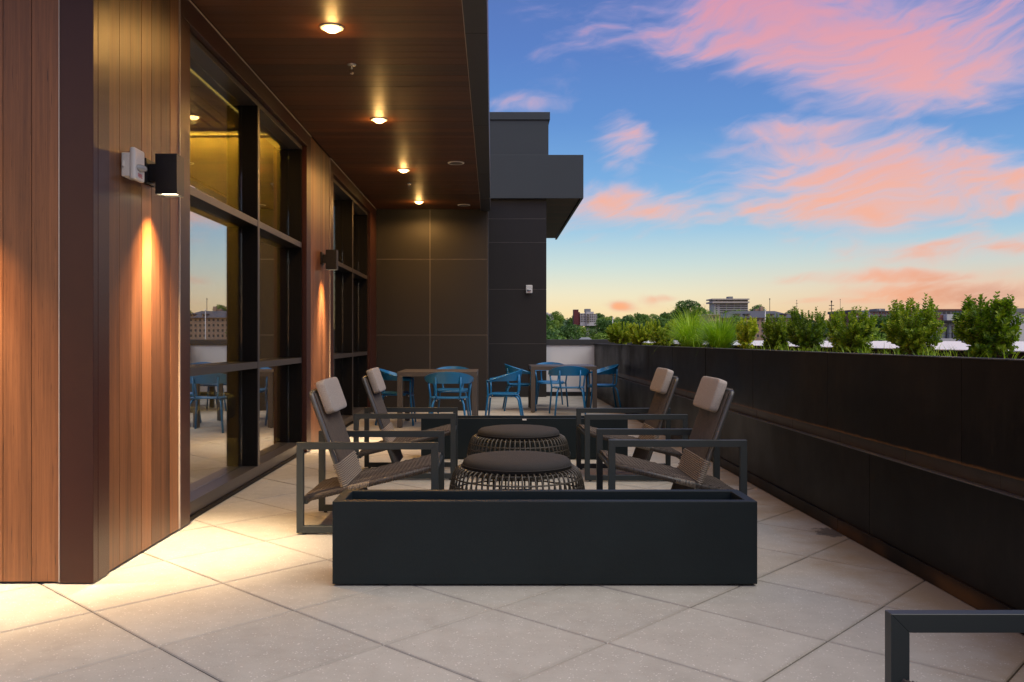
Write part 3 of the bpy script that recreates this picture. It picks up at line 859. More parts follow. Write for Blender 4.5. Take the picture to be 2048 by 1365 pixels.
def sconce(loc, rz, label, power):
    """local +x points away from the wall"""
    e = empty('wall_sconce', loc, rz)
    MB().box(0.0, 0.014, -0.075, 0.060, 0.055, 0.195).build('back_plate', 'black_metal', e, 0.002)
    MB().box(0.0145, 0.056, -0.035, 0.035, 0.075, 0.170).build('arm', 'black_metal', e, 0.002)
    hx0, hx1, hw = 0.0565, 0.176, 0.056
    s = MB()
    t_ = 0.004
    s.box(hx0, hx1, -hw, -hw + t_, 0, 0.222); s.box(hx0, hx1, hw - t_, hw, 0, 0.222)
    s.box(hx0, hx0 + t_, -hw + t_ + .0003, hw - t_ - .0003, 0, 0.222); s.box(hx1 - t_, hx1, -hw + t_ + .0003, hw - t_ - .0003, 0, 0.222)
    s.box(hx0 + t_ + .0003, hx1 - t_ - .0003, -hw + t_ + .0003, hw - t_ - .0003, 0.214, 0.222)
    s.build('housing', 'black_metal', e)
    MB().box(hx0 + 0.006, hx1 - 0.006, -hw + 0.006, hw - 0.006, 0.012, 0.016).build('diffuser', 'sconce_glow', e)
    l = light('sconce_beam', 'SPOT', ((hx0 + hx1) / 2, 0, 0.004), power * 0.80, (1.0, 0.58, 0.22), e, spot_size=radians(88), spot_blend=1.0, shadow_soft_size=0.022)
    l2 = light('sconce_core', 'SPOT', ((hx0 + hx1) / 2, 0, 0.002), power * 1.7, (1.0, 0.78, 0.52), e, spot_size=radians(58), spot_blend=1.0, shadow_soft_size=0.03)
    tag(e, label, 'wall light', 'black down lights on the timber walls')
    return e
sconce((WX + 0.001, 4.805, 1.976), 0.0, 'black box wall sconce beside the white fire alarm on near timber wall', 260.0)
sconce((WX + 0.001, 9.66, 1.955), 0.0, 'black box wall sconce on timber strip between the two windows', 200.0)
sconce((-2.62, FW - 0.001, 1.976), -pi / 2, 'black box wall sconce on the front timber wall, past left edge', 280.0)

def strobe(loc, rz, label):
    """local +x away from the wall, z up"""
    e = empty('fire_alarm', loc, rz)
    MB().box(0.0, 0.045, -0.058, 0.058, -0.07, 0.055).build('back_box', 'white_plastic', e, 0.006)
    MB().box(0.0455, 0.075, -0.066, 0.066, -0.085, 0.082).build('cover', 'white_plastic', e, 0.012, seg=3)
    MB().box(0.010, 0.018, -0.072, -0.0585, -0.020, 0.010).build('side_lug', 'white_plastic', e, 0.002)
    ln = MB()
    n_ = 12
    rows = []
    for i in range(5):
        a = i / 4 * pi / 2
        rows.append([(0.075 + 0.034 * sin(a), 0.050 * cos(2 * pi * k / n_) * max(cos(a), 0.02), -0.018 + 0.020 * sin(2 * pi * k / n_) * max(cos(a), 0.02)) for k in range(n_)])
    vs_ = [p for r_ in rows for p in r_]
    fs = [(i * n_ + k, i * n_ + (k + 1) % n_, (i + 1) * n_ + (k + 1) % n_, (i + 1) * n_ + k) for i in range(4) for k in range(n_)]
    ln.add(vs_, fs, True)
    ln.build('strobe_lens', 'clear_lens', e)
    MB().box(0.0752, 0.078, -0.040, 0.040, -0.030, -0.006).build('reflector', 'steel_bright', e)
    cu = bpy.data.curves.new('lettering', 'FONT'); cu.body = 'FIRE'; cu.size = 0.030; cu.align_x = 'CENTER'; cu.extrude = 0.0004
    tmp = bpy.data.objects.new('lettering_curve', cu); COL.objects.link(tmp)
    dg = bpy.context.evaluated_depsgraph_get()
    me_ = bpy.data.meshes.new_from_object(tmp.evaluated_get(dg))
    bpy.data.objects.remove(tmp)
    me_.materials.clear(); me_.materials.append(MATS['red_print'])
    o = inst('lettering', me_, e, (0.0756, 0.0, -0.068), (radians(90), 0, radians(90)))
    tag(e, label, 'fire alarm', 'white fire alarm strobes')
    return e
strobe((WX + 0.001, 4.50, 1.170 + 0.915), 0.0, 'white fire alarm strobe with clear lens on the near timber wall')
strobe((PX(1058, 17.55), W2 - 0.006, PZ(579, 17.55)), -pi / 2, 'white fire alarm strobe on the far dark panel wall')

# ================================================================== TROUGH PLANTERS
def trough(loc, label, rz=0.0):
    e = empty('trough_planter', loc, rz)
    L, D, h, t_ = 2.02, 0.33, 0.402, 0.05
    a, d = L / 2, D
    o = [(-a, 0), (a, 0), (a, d), (-a, d)]
    i = [(-a + t_, t_), (a - t_, t_), (a - t_, d - t_), (-a + t_, d - t_)]
    z0 = 0.008
    vs_ = [(x, y, z0) for x, y in o] + [(x, y, h) for x, y in o] + [(x, y, h) for x, y in i] + [(x, y, h - 0.09) for x, y in i]
    fs = [(3, 2, 1, 0)] + [(k, (k + 1) % 4, 4 + (k + 1) % 4, 4 + k) for k in range(4)] + [(4 + k, 4 + (k + 1) % 4, 8 + (k + 1) % 4, 8 + k) for k in range(4)] \
        + [(8 + k, 8 + (k + 1) % 4, 12 + (k + 1) % 4, 12 + k) for k in range(4)] + [(12, 13, 14, 15)]
    MB().add(vs_, fs).build('trough_shell', 'fibre_planter', e, 0.004)
    for x in (-0.28, -0.02, 0.55, -0.8, 0.9):
        MB().lathe([(0.012, 0.0), (0.012, 0.0085)], 10, (x, 0.03, 0)).build('foot', 'rubber', e)
    tag(e, label, 'planter', 'empty charcoal trough planters')
    return e
trough((0.249, 4.085, 0), 'empty charcoal trough planter standing in front of the lounge chairs')
bt = trough((0.312, 8.40, 0), 'empty charcoal trough planter behind the poufs, before blue chairs')
MB().box(-0.02, 0.02, -0.004, -0.001, 0.383, 0.398).build('sticker', 'white_plastic', bt)

# ================================================================== LOUNGE CHAIRS
def rounded_box(mb, sx, sy, sz, n=10, ex=0.34):
    """soft pillow: superellipsoid"""
    def sg(v, p): return math.copysign(abs(v) ** p, v)
    m_ = 2 * n
    vs_, fs = [], []
    for i in range(n + 1):
        u = -pi / 2 + pi * i / n
        for j in range(m_):
            v = -pi + 2 * pi * j / m_
            vs_.append((sx * sg(cos(u), ex) * sg(cos(v), ex), sy * sg(cos(u), ex) * sg(sin(v), ex), sz * sg(sin(u), ex)))
    for i in range(n):
        for j in range(m_):
            fs.append((i * m_ + j, i * m_ + (j + 1) % m_, (i + 1) * m_ + (j + 1) % m_, (i + 1) * m_ + j))
    mb.add(vs_, fs, True)
def lounge_proto():
    e = empty('lounge_chair')
    LX, WY, AH, bw, bd = 0.425, 0.345, 0.553, 0.042, 0.032
    for s in (-1, 1):
        y0, y1 = (WY - bd, WY) if s > 0 else (-WY, -WY + bd)
        def bar(name, a, b, c, d):          # mitred bar: outer edge a-b, inner edge c-d in the x/z plane
            q = [a, b, c, d]
            MB().add([(x, y0, z) for x, z in q] + [(x, y1, z) for x, z in q],
                     [(0, 1, 2, 3), (7, 6, 5, 4), (0, 4, 5, 1), (1, 5, 6, 2), (2, 6, 7, 3), (3, 7, 4, 0)]).build(name, 'chair_metal', e, 0.0012, seg=1)
        z0, xi_, zi0, zi1 = 0.010, LX - bw, 0.010 + bw, AH - bw
        bar('armrest', (-LX, AH), (-xi_, zi1), (xi_, zi1), (LX, AH))
        bar('leg', (LX, AH), (xi_, zi1), (xi_, zi0), (LX, z0))
        bar('leg', (-LX, z0), (-xi_, zi0), (-xi_, zi1), (-LX, AH))
        bar('runner', (LX, z0), (xi_, zi0), (-xi_, zi0), (-LX, z0))
        for q in (-1, 1):
            MB().lathe([(0.012, 0.0), (0.012, 0.0101)], 10, (q * (LX - 0.045), (y0 + y1) / 2, 0)).build('glide', 'rubber', e)
    # seat: plane rising to the front
    s0, s1 = Vector((-0.395, 0, 0.205)), Vector((0.405, 0, 0.397))
    hw = 0.298
    def sp_(t, y, dz_=0.0):
        p = s0.lerp(s1, t); return (p.x, y, p.z + dz_)
    for s in (-1, 1):
        MB().tube([sp_(0, s * hw), sp_(0.5, s * hw), sp_(1, s * hw)], 0.014, 10).build('seat_rail', 'tube_metal', e)
    MB().box(s1.x - 0.03, s1.x + 0.012, -0.312, 0.312, s1.z - 0.030, s1.z - 0.006).build('front_bar', 'chair_metal', e, 0.003)
    MB().box(s0.x - 0.012, s0.x + 0.03, -0.312, 0.312, s0.z - 0.028, s0.z - 0.004).build('rear_bar', 'chair_metal', e, 0.003)
    cords, cl_ = MB(), MB()
    N = 84
    for k in range(N):
        t = (k + 0.5) / N
        ring = []
        for y, dz_ in ((-hw - 0.006, 0.012), (-hw * 0.5, 0.0145), (0, 0.010), (hw * 0.5, 0.0145), (hw + 0.006, 0.012), (hw + 0.019, -0.002), (hw + 0.002, -0.018), (0, -0.022), (-hw - 0.002, -0.018), (-hw - 0.019, -0.002)):
            jt = t + random.uniform(-0.0015, 0.0015)
            ring.append(sp_(jt, y, dz_))
        (cords if not (0.34 < t < 0.50) else cl_).tube(ring, 0.0043, 5, closed=True)
    tag(cords.build('seat_cords', 'rope', e), kind='stuff')
    wv = MB()
    for k in range(22):
        y = -hw + 0.02 + (2 * hw - 0.04) * k / 21
        pts = []
        for i in range(29):
            t = 0.02 + 0.96 * i / 28
            pts.append(sp_(t, y, 0.0165 + (0.0025 if (i + k) % 2 else -0.003)))
        wv.tube(pts, 0.0036, 4)
    tag(wv.build('seat_weave', 'rope', e), kind='stuff')
    tag(cl_.build('seat_wrap', 'rope_light', e), kind='stuff')
    # backrest
    b0, b1 = Vector((-0.082, 0, 0.10)), Vector((-0.350, 0, 0.845))
    bw_ = 0.290
    nrm = Vector((0.745, 0, 0.268)).normalized()
    def bp(t, y, off=0.0):
        p = b0.lerp(b1, t) + nrm * off; return (p.x, y, p.z)
    for s in (-1, 1):
        MB().tube([bp(0, s * bw_), bp(0.5, s * bw_), bp(0.96, s * bw_), bp(0.99, s * (bw_ - 0.006)), bp(1.0, s * (bw_ - 0.02))], 0.0155, 10).build('back_rail', 'tube_metal', e)
    MB().tube([bp(1.0, -bw_ + 0.015), bp(1.0, bw_ - 0.015)], 0.0145, 10).build('top_bar', 'tube_metal', e)
    MB().tube([bp(0.02, -bw_ + 0.012), bp(0.02, bw_ - 0.012)], 0.0125, 10).build('bottom_bar', 'tube_metal', e)
    vc = MB()
    n_ = 22
    for k in range(n_):
        y = -bw_ + 0.024 + (2 * bw_ - 0.048) * k / (n_ - 1)
        j = random.uniform(-0.003, 0.003)
        vc.tube([bp(0.0, y, 0.006), bp(0.02, y, 0.0145), bp(0.5, y + j, 0.016), bp(0.98, y, 0.016), bp(1.022, y, 0.0), bp(0.985, y, -0.016)], 0.0046, 6)
    tag(vc.build('back_cords', 'rope', e), kind='stuff')
    cw = MB()
    for k in range(13):
        t = 0.235 + 0.0155 * k
        pts = []
        for i in range(25):
            y = -bw_ - 0.006 + (2 * bw_ + 0.012) * i / 24
            pts.append(bp(t, y, 0.0185 + (0.0035 if (i + k) % 2 else -0.003)))
        pts += [bp(t, bw_ + 0.019, 0.0), bp(t, bw_, -0.019), bp(t, 0, -0.019), bp(t, -bw_, -0.019), bp(t, -bw_ - 0.019, 0.0)]
        cw.tube(pts, 0.0048, 5, closed=True)
    tag(cw.build('back_weave', 'rope_light', e), kind='stuff')
    pl = MB()
    rounded_box(pl, 0.032, 0.243, 0.108, 14, 0.22)
    ang = atan2(0.268, 0.745)
    c = b0.lerp(b1, 0.935) + nrm * 0.060
    pil = pl.build('headrest_pillow', 'cushion_fabric', e, 0, (c.x, 0, c.z), (0, -ang, 0))
    for s in (-1, 1):
        MB().box(-0.052, -0.002, s * 0.13 - 0.010, s * 0.13 + 0.010, 0.098, 0.102).build('strap', 'black_fabric', pil)
    return e
lp = lounge_proto()
lounges = [(-0.752, 5.505, 0.0, 'rope lounge chair on the left, nearest to the camera of its side'),
           (-0.738, 7.515, 0.0, 'rope lounge chair on the left, farther back beside the rear pouf'),
           (1.143, 5.63, pi, 'rope lounge chair on the right, behind the front trough planter'),
           (1.184, 7.435, pi, 'rope lounge chair on the right, farther back against steel planter'),
           (0.896 + 0.425, 1.62, pi, 'dark metal lounge chair armrest in the bottom right corner')]
for k, (x, y, rz, lab) in enumerate(lounges):
    e = lp if k == 0 else copy_tree(lp)
    e.location = (x, y, 0); e.rotation_euler = (0, 0, rz + (0, 0.012, -0.01, 0.008, 0)[k])
    tag(e, lab, 'lounge chair', 'rope lounge chairs')

# ================================================================== POUFS
def pouf_proto():
    e = empty('pouf')
    R0, RM, RB = 0.385, 0.452, 0.40
    prof = [(0.335, 0.300), (0.352, 0.324), (0.378, 0.332), (0.402, 0.318), (0.420, 0.285), (0.437, 0.225), (0.449, 0.150), (0.448, 0.085), (0.430, 0.030), (0.405, 0.010)]
    rib = MB().tube([(r, 0, z) for r, z in prof], 0.0062, 6).mesh('rib', 'wicker')
    N = 62
    for k in range(N): inst('rib', rib, e, (0, 0, 0), (0, 0, 2 * pi * k / N))
    def ring(name, r, z, rad, wob=0.0):
        MB().tube([(r * cos(2 * pi * i / 62), r * sin(2 * pi * i / 62), z + wob * sin(i * 1.9)) for i in range(62)], rad, 6, closed=True).build(name, 'wicker', e)
    ring('top_ring', 0.352, 0.312, 0.010); ring('upper_ring', 0.424, 0.268, 0.0058); ring('middle_ring', 0.437, 0.222, 0.0058, 0.004); ring('lower_ring', 0.447, 0.165, 0.0058, 0.003)
    ring('lower_ring', 0.447, 0.10, 0.0058, 0.003); ring('base_ring', 0.408, 0.013, 0.012)
    for k in range(4):
        a = k * pi / 4
        MB().tube([(0.345 * cos(a), 0.345 * sin(a), 0.303), (-0.345 * cos(a), -0.345 * sin(a), 0.303)], 0.010, 8).build('cross_bar', 'black_metal', e)
    cu = MB().lathe([(0.0005, 0.318), (0.33, 0.318), (0.352, 0.330), (0.360, 0.350), (0.355, 0.372), (0.335, 0.390), (0.28, 0.400), (0.15, 0.406), (0.0005, 0.407)], 56)
    c = cu.build('seat_cushion', 'black_fabric', e)
    MB().tube([(0.3605 * cos(2 * pi * i / 64), 0.3605 * sin(2 * pi * i / 64), 0.350) for i in range(64)], 0.0035, 5, closed=True).build('piping', 'black_fabric', c)
    return e
pp = pouf_proto()
pp.location = (0.162, 5.70, 0)
tag(pp, 'round black wicker pouf with flat cushion, nearer one', 'pouf', 'wicker poufs')
p2 = copy_tree(pp); p2.location = (0.228, 7.55, 0); p2.rotation_euler = (0, 0, 0.05)
tag(p2, 'round black wicker pouf with flat cushion, farther one', 'pouf', 'wicker poufs')
MB().box(0.452, 0.454, -0.02, 0.012, 0.135, 0.185).build('tag_label', 'white_plastic', p2)

# ================================================================== DINING TABLES AND BLUE CHAIRS
def table_proto():
    e = empty('dining_table')
    a, z = 0.53, 0.745
    MB().box(-a, a, -a, a, z - 0.062, z).build('tabletop', 'table_metal', e, 0.003)
    for sx in (-1, 1):
        for sy in (-1, 1):
            x0, x1 = sorted((sx * a, sx * (a - 0.07))); y0, y1 = sorted((sy * a, sy * (a - 0.07)))
            MB().box(x0 + .0005, x1 - .0005, y0 + .0005, y1 - .0005, 0.006, z - 0.0625).build('leg', 'table_metal', e, 0.002)
            MB().lathe([(0.014, 0), (0.014, 0.0061)], 10, ((x0 + x1) / 2, (y0 + y1) / 2, 0)).build('glide', 'rubber', e)
    MB().lathe([(0.034, 0.0), (0.032, 0.003), (0.026, 0.0035), (0.0005, 0.0035)], 20, (0, 0, z)).build('hole_cap', 'black_metal', e)
    return e
tp = table_proto()
tp.location = (-0.735, 11.93, 0)
tag(tp, 'square metal dining table on the left, before dark panel wall', 'table', 'terrace dining tables')
t2 = copy_tree(tp); t2.location = (1.145, 14.30, 0)
tag(t2, 'square metal dining table on the right, before white parapet', 'table', 'terrace dining tables')

def blue_chair_proto():
    """faces +x"""
    e = empty('blue_chair')
    zs = 0.438
    # seat: dished plate with a rounded rim
    s = MB()
    n_ = 13
    def seat_pt(i, j):
        u, v = -1 + 2 * i / (n_ - 1), -1 + 2 * j / (n_ - 1)
        uu, vv = u * sqrt(1 - v * v * 0.22), v * sqrt(1 - u * u * 0.22)
        x, y = 0.225 * uu, 0.235 * vv
        z = zs - 0.016 * (1 - u * u) * (1 - v * v) - (0.035 * max(0, u - 0.72) ** 2 * 12)
        return x + 0.01, y, z
    top = [seat_pt(i, j) for i in range(n_) for j in range(n_)]
    bot = [(x, y, z - 0.010) for x, y, z in top]
    fs = []
    M_ = n_ * n_
    for i in range(n_ - 1):
        for j in range(n_ - 1):
            a = i * n_ + j
            fs.append((a, a + n_, a + n_ + 1, a + 1)); fs.append((M_ + a, M_ + a + 1, M_ + a + n_ + 1, M_ + a + n_))
    edge = [j for j in range(n_)] + [i * n_ + n_ - 1 for i in range(1, n_)] + [(n_ - 1) * n_ + j for j in range(n_ - 2, -1, -1)] + [i * n_ for i in range(n_ - 2, 0, -1)]
    for q in range(len(edge)):
        a, b = edge[q], edge[(q + 1) % len(edge)]
        fs.append((a, b, M_ + b, M_ + a))
    s.add(top + bot, fs, True)
    s.build('seat', 'blue_steel', e)
    # curved back-and-arm band
    path = []
    for i in range(9): path.append((0.215 - 0.20 * i / 8, -0.283 + 0.0 * i, 0.0))
    for i in range(1, 24):
        a = -pi / 2 - pi * i / 24
        path.append((0.015 + 0.235 * cos(a), 0.283 * sin(a), 1.0))
    for i in range(9): path.append((0.015 + 0.20 * i / 8, 0.283, 0.0))
    L = len(path)
    vs_, fs = [], []
    for i, (x, y, _) in enumerate(path):
        a = Vector(path[max(i - 1, 0)][:2]); b = Vector(path[min(i + 1, L - 1)][:2])
        d = (b - a).normalized(); o = Vector((-d.y, d.x))
        if o.dot(Vector((x - 0.02, y))) < 0: o = -o
        back = max(0.0, min(1.0, (0.215 - x) / 0.435))        # 0 at the arm tip, 1 at the rear
        hgt = 0.012 + 0.138 * back ** 1.35
        lean = 0.040 * back + 0.048 * (1 - back)
        inn = 0.0
        zb = 0.612 + 0.006 * back
        p0 = Vector((x, y)) - o * (0.024 * (1 - back))
        p1 = p0 + o * lean
        th = 0.0055
        up = Vector((o.x * hgt, o.y * hgt, -lean)).normalized()    # normal of the strip
        for (pp_, z) in ((p0, zb), (p1, zb + hgt)):
            vs_.append((pp_.x + up.x * th, pp_.y + up.y * th, z + up.z * th))
        for (pp_, z) in ((p1, zb + hgt), (p0, zb)):
            vs_.append((pp_.x - up.x * th, pp_.y - up.y * th, z - up.z * th))
    for i in range(L - 1):
        for k in range(4):
            fs.append((i * 4 + k, i * 4 + (k + 1) % 4, (i + 1) * 4 + (k + 1) % 4, (i + 1) * 4 + k))
    fs.append((0, 1, 2, 3)); fs.append(tuple((L - 1) * 4 + k for k in (3, 2, 1, 0)))
    bb = MB(); bb.add(vs_, fs, False)
    o_ = bb.build('back_band', 'blue_steel', e)
    for pg in o_.data.polygons: pg.use_smooth = True
    sm = o_.modifiers.new('edge', 'EDGE_SPLIT'); sm.split_angle = radians(45)
    r = 0.0135
    for sgn in (-1, 1):
        MB().tube([(0.205, sgn * 0.278, 0.612), (0.200, sgn * 0.262, 0.50), (0.198, sgn * 0.252, 0.42), (0.205, sgn * 0.256, 0.36), (0.240, sgn * 0.285, 0.0)], r, 9).build('front_leg', 'blue_steel', e)
        MB().tube([(-0.215, sgn * 0.158, 0.70), (-0.212, sgn * 0.156, 0.56), (-0.208, sgn * 0.153, 0.475), (-0.196, sgn * 0.146, 0.443), (-0.168, sgn * 0.135, 0.426), (-0.08, sgn * 0.13, 0.418)], r * 0.95, 9).build('back_post', 'blue_steel', e)
        MB().tube([(0.13, sgn * 0.165, 0.414), (-0.10, sgn * 0.165, 0.414), (-0.155, sgn * 0.170, 0.411), (-0.190, sgn * 0.182, 0.392), (-0.212, sgn * 0.197, 0.355), (-0.275, sgn * 0.235, 0.0)], r, 9).build('rear_leg', 'blue_steel', e)
    MB().tube([(0.20, -0.252, 0.415), (0.20, 0.252, 0.415)], 0.011, 8).build('seat_bar', 'blue_steel', e)
    for sx, sy in ((0.19, 0.2), (0.19, -0.2), (-0.15, 0.15), (-0.15, -0.15)):
        MB().lathe([(0.007, -0.03), (0.007, -0.012)], 8, (sx * 0.9, sy, 0.418)).build('bumper', 'white_plastic', e)
    return e
bp_ = blue_chair_proto()
T1, T2 = (-0.735, 11.93), (1.145, 14.30)
blues = [(-0.56, 11.05, pi / 2, 'blue metal armchair tucked at the near side of left table, back to camera'),
         (-0.60, 12.82, -pi / 2, 'blue metal armchair on the far side of the left table'),
         (-1.33, 12.00, 0.03, 'blue metal armchair on the window side of the left table'),
         (0.155, 11.82, pi - 0.08, 'blue metal armchair seen in profile right of the left table'),
         (1.19, 13.42, pi / 2, 'blue metal armchair at the near side of right table, back to camera'),
         (1.03, 15.25, -pi / 2, 'blue metal armchair on the far side of the right table'),
         (0.46, 14.35, 0.04, 'blue metal armchair facing right on the left of right table'),
         (1.80, 14.10, pi + 0.03, 'blue metal armchair between the right table and steel planter')]
for k, (x, y, rz, lab) in enumerate(blues):
    e = bp_ if k == 0 else copy_tree(bp_)
    e.location = (x, y, 0); e.rotation_euler = (0, 0, rz)
    tag(e, lab, 'chair', 'blue terrace armchairs')

# armchair behind the glass
ac = tag(empty('upholstered_armchair', (-3.15, 8.9, 0.009), -0.5), 'speckled upholstered armchair indoors, dimly seen through the first window', 'armchair')
m_ = MB(); rounded_box(m_, 0.33, 0.32, 0.10, 10, 0.35); m_.build('seat', 'armchair_fabric', ac, 0, (0.02, 0, 0.36))
m_ = MB(); rounded_box(m_, 0.08, 0.34, 0.24, 10, 0.4); m_.build('backrest', 'armchair_fabric', ac, 0, (-0.30, 0, 0.60), (0, -0.15, 0))
for s in (-1, 1):
    m_ = MB(); rounded_box(m_, 0.30, 0.06, 0.14, 10, 0.4); m_.build('armrest', 'armchair_fabric', ac, 0, (0.0, s * 0.34, 0.46))
    for q in (-1, 1):
        MB().tube([(q * 0.24, s * 0.24, 0.28), (q * 0.28, s * 0.27, 0.0)], [0.018, 0.010], 8).build('leg', 'black_metal', ac)

# ================================================================== SHRUBS AND GRASSES
def leaf(mb, p, d, up, L, W, cup=0.15):
    d = d.normalized()
    s = d.cross(up)
    if s.length < 1e-4: s = d.orthogonal()
    s.normalize(); n = s.cross(d)
    a = p; b = p + d * L * 0.55 + s * W - n * W * cup * -1; c = p + d * L; e_ = p + d * L * 0.55 - s * W + n * W * cup
    m1 = p + d * L * 0.5 - n * W * 0.25
    mb.add([a, b, c, e_, m1], [(0, 1, 4), (1, 2, 4), (2, 3, 4), (3, 0, 4)])
def shrub(px, Y, X, top_py, halfw_px, label, seed, shoots=95, lsize=0.021, flare=1.0, name='boxwood_shrub'):
    rnd = random.Random(seed)
    base = Vector((X, Y, 1.045))
    e = empty(name, base)
    h = PZ(top_py, Y) - 1.045
    R = halfw_px / F_PX * Y * 0.95
    st, lf = MB(), MB()
    trunks = []
    for k in range(5):
        a = rnd.uniform(0, 2 * pi)
        trunks.append(Vector((cos(a) * 0.25 * R, sin(a) * 0.25 * R, h * 0.42)))
    for tpt in trunks:
        st.tube([(tpt.x * 0.2, tpt.y * 0.2, -0.02), (tpt.x * 0.6, tpt.y * 0.6, tpt.z * 0.5), tuple(tpt)], [0.007, 0.005, 0.003], 5)
    for k in range(int(shoots * 1.35)):
        # tip on an egg-shaped shell, wider in the upper half
        u = rnd.random() ** 0.8
        a = rnd.uniform(0, 2 * pi)
        zz = 0.10 + 0.90 * u
        rad = R * (0.62 + 0.45 * sin(min(1.0, zz * flare) * pi * 0.78)) * rnd.uniform(0.72, 1.10) * (1.0 if zz < 0.75 else 1.0 - 0.9 * (zz - 0.75))
        tip = Vector((cos(a) * rad, sin(a) * rad, h * zz * rnd.uniform(0.90, 1.04)))
        root = rnd.choice(trunks) * rnd.uniform(0.3, 0.9)
        root.z = min(root.z, tip.z * 0.7)
        d0 = (tip - root)
        L = d0.length
        mid = root.lerp(tip, 0.55) + Vector((cos(a), sin(a), 0)) * L * 0.10
        pts = [root.lerp(mid, t / 3) for t in range(3)] + [mid.lerp(tip, t / 3) for t in range(4)]
        st.tube([tuple(pts[0]), tuple(pts[3]), tuple(pts[6])], [0.0022, 0.0016, 0.0008], 4, cap=False)
        n_ = int(max(8, L / 0.0125))
        for q in range(n_):
            t = 0.22 + 0.78 * q / (n_ - 1)
            s_ = t * 6; i0 = min(5, int(s_))
            p = pts[i0].lerp(pts[i0 + 1], s_ - i0)
            ax = (pts[i0 + 1] - pts[i0]).normalized()
            ph = q * 1.571 + rnd.uniform(-0.5, 0.5)
            o1 = ax.orthogonal().normalized(); o2 = ax.cross(o1)
            for sgn in (0, pi):
                side = o1 * cos(ph + sgn) + o2 * sin(ph + sgn)
                dl = (side * rnd.uniform(0.7, 1.2) + ax * rnd.uniform(0.4, 1.0) + Vector((0, 0, 0.15)))
                sz = lsize * 1.12 * rnd.uniform(0.65, 1.15) * (1.0 if t < 0.9 else 0.75)
                leaf(lf, p, dl, ax, sz, sz * 0.40)
    st.build('stems', 'stem_bark', e)
    tag(lf.build('foliage', 'boxwood_leaf', e), kind='stuff')
    tag(e, label, 'shrub', 'shrubs in the steel planter')
    return e
sx = 2.46
def YX(px, X): return X * F_PX / (px - CX)
specs = [(1976, 588, 56, 'large leafy boxwood shrub at the right end of the planter', 120, 0.025, 1.0),
         (1826, 596, 52, 'leafy boxwood shrub second from the right end of the planter', 110, 0.023, 1.0),
         (1702, 617, 46, 'reddish tipped boxwood shrub third from the right in the planter', 105, 0.022, 1.0),
         (1612, 616, 40, 'dense boxwood shrub fourth from the right in the planter', 100, 0.022, 1.0),
         (1553, 629, 30, 'boxwood shrub fifth from the right in the planter', 95, 0.022, 1.0),
         (1494, 635, 20, 'narrow upright boxwood shrub right beside the tall grass', 80, 0.022, 0.7),
         (1326, 638, 31, 'dark low shrub just left of the tall grass', 95, 0.026, 1.0),
         (1284, 643, 28, 'dark low shrub second from the far end of planter', 90, 0.028, 1.0),
         (1243, 643, 30, 'dark low shrub at the far end of the planter', 95, 0.030, 1.0)]
for k, (px, tp_, hw_, lab, sh, ls, fl) in enumerate(specs):
    shrub(px, YX(px, sx), sx, tp_, hw_, lab, 11 + k, sh, ls, fl)

def blades(mb, rnd, c, n_, Lr, spread, wd, droop):
    for k in range(n_):
        a = rnd.uniform(0, 2 * pi)
        b0 = c + Vector((cos(a), sin(a), 0)) * rnd.uniform(0, 0.06) * spread
        L = rnd.uniform(*Lr)
        lean = abs(rnd.gauss(0.35, 0.3)) * spread
        d = Vector((cos(a) * lean, sin(a) * lean, 1.0)).normalized()
        s = Vector((-sin(a), cos(a), 0))
        p = b0.copy(); pts = [p.copy()]
        seg = 6
        for i in range(seg):
            p = p + d * (L / seg); pts.append(p.copy())
            d = (d + Vector((cos(a) * 0.10, sin(a) * 0.10, -droop * (0.6 + lean) * (i + 1) / seg))).normalized()
        vs_ = []
        for i, q in enumerate(pts):
            w_ = wd * (1 - (i / seg) ** 1.6) + 0.0003
            vs_ += [q - s * w_, q + s * w_]
        mb.add(vs_, [(2 * i, 2 * i + 1, 2 * i + 3, 2 * i + 2) for i in range(seg)], True)
rg = random.Random(5)
def grass(px, X, n_, Lr, spread, wd, droop, label, group, name='ornamental_grass'):
    Y = YX(px, X)
    e = empty(name, (X, Y, 1.045))
    mb = MB(); blades(mb, rg, Vector((0, 0, 0)), n_, Lr, spread, wd, droop)
    tag(mb.build('blades', 'grass_blade', e), kind='stuff')
    tag(e, label, 'grass', group)
grass(1440, 2.42, 900, (0.30, 0.56), 1.45, 0.0030, 0.26, 'tall bright green ornamental grass clump, nearer of the two', 'ornamental grasses')
grass(1382, 2.44, 900, (0.34, 0.66), 1.55, 0.0034, 0.28, 'tall green ornamental grass clump, farther of the two', 'ornamental grasses')
for k, px in enumerate([1935, 1905, 1878, 1865, 1843, 1798, 1782, 1768, 1752, 1741, 1722, 1690, 1665, 1640, 1628, 1600, 1578, 1545, 1527, 2010]):
    grass(px, 2.24 + 0.10 * rg.random(), rg.randint(10, 24), (0.05, 0.14), 1.1, 0.0020, 0.2, 'small tuft of grass sprouting along the front edge of planter', 'small grass tufts', 'grass_tuft')

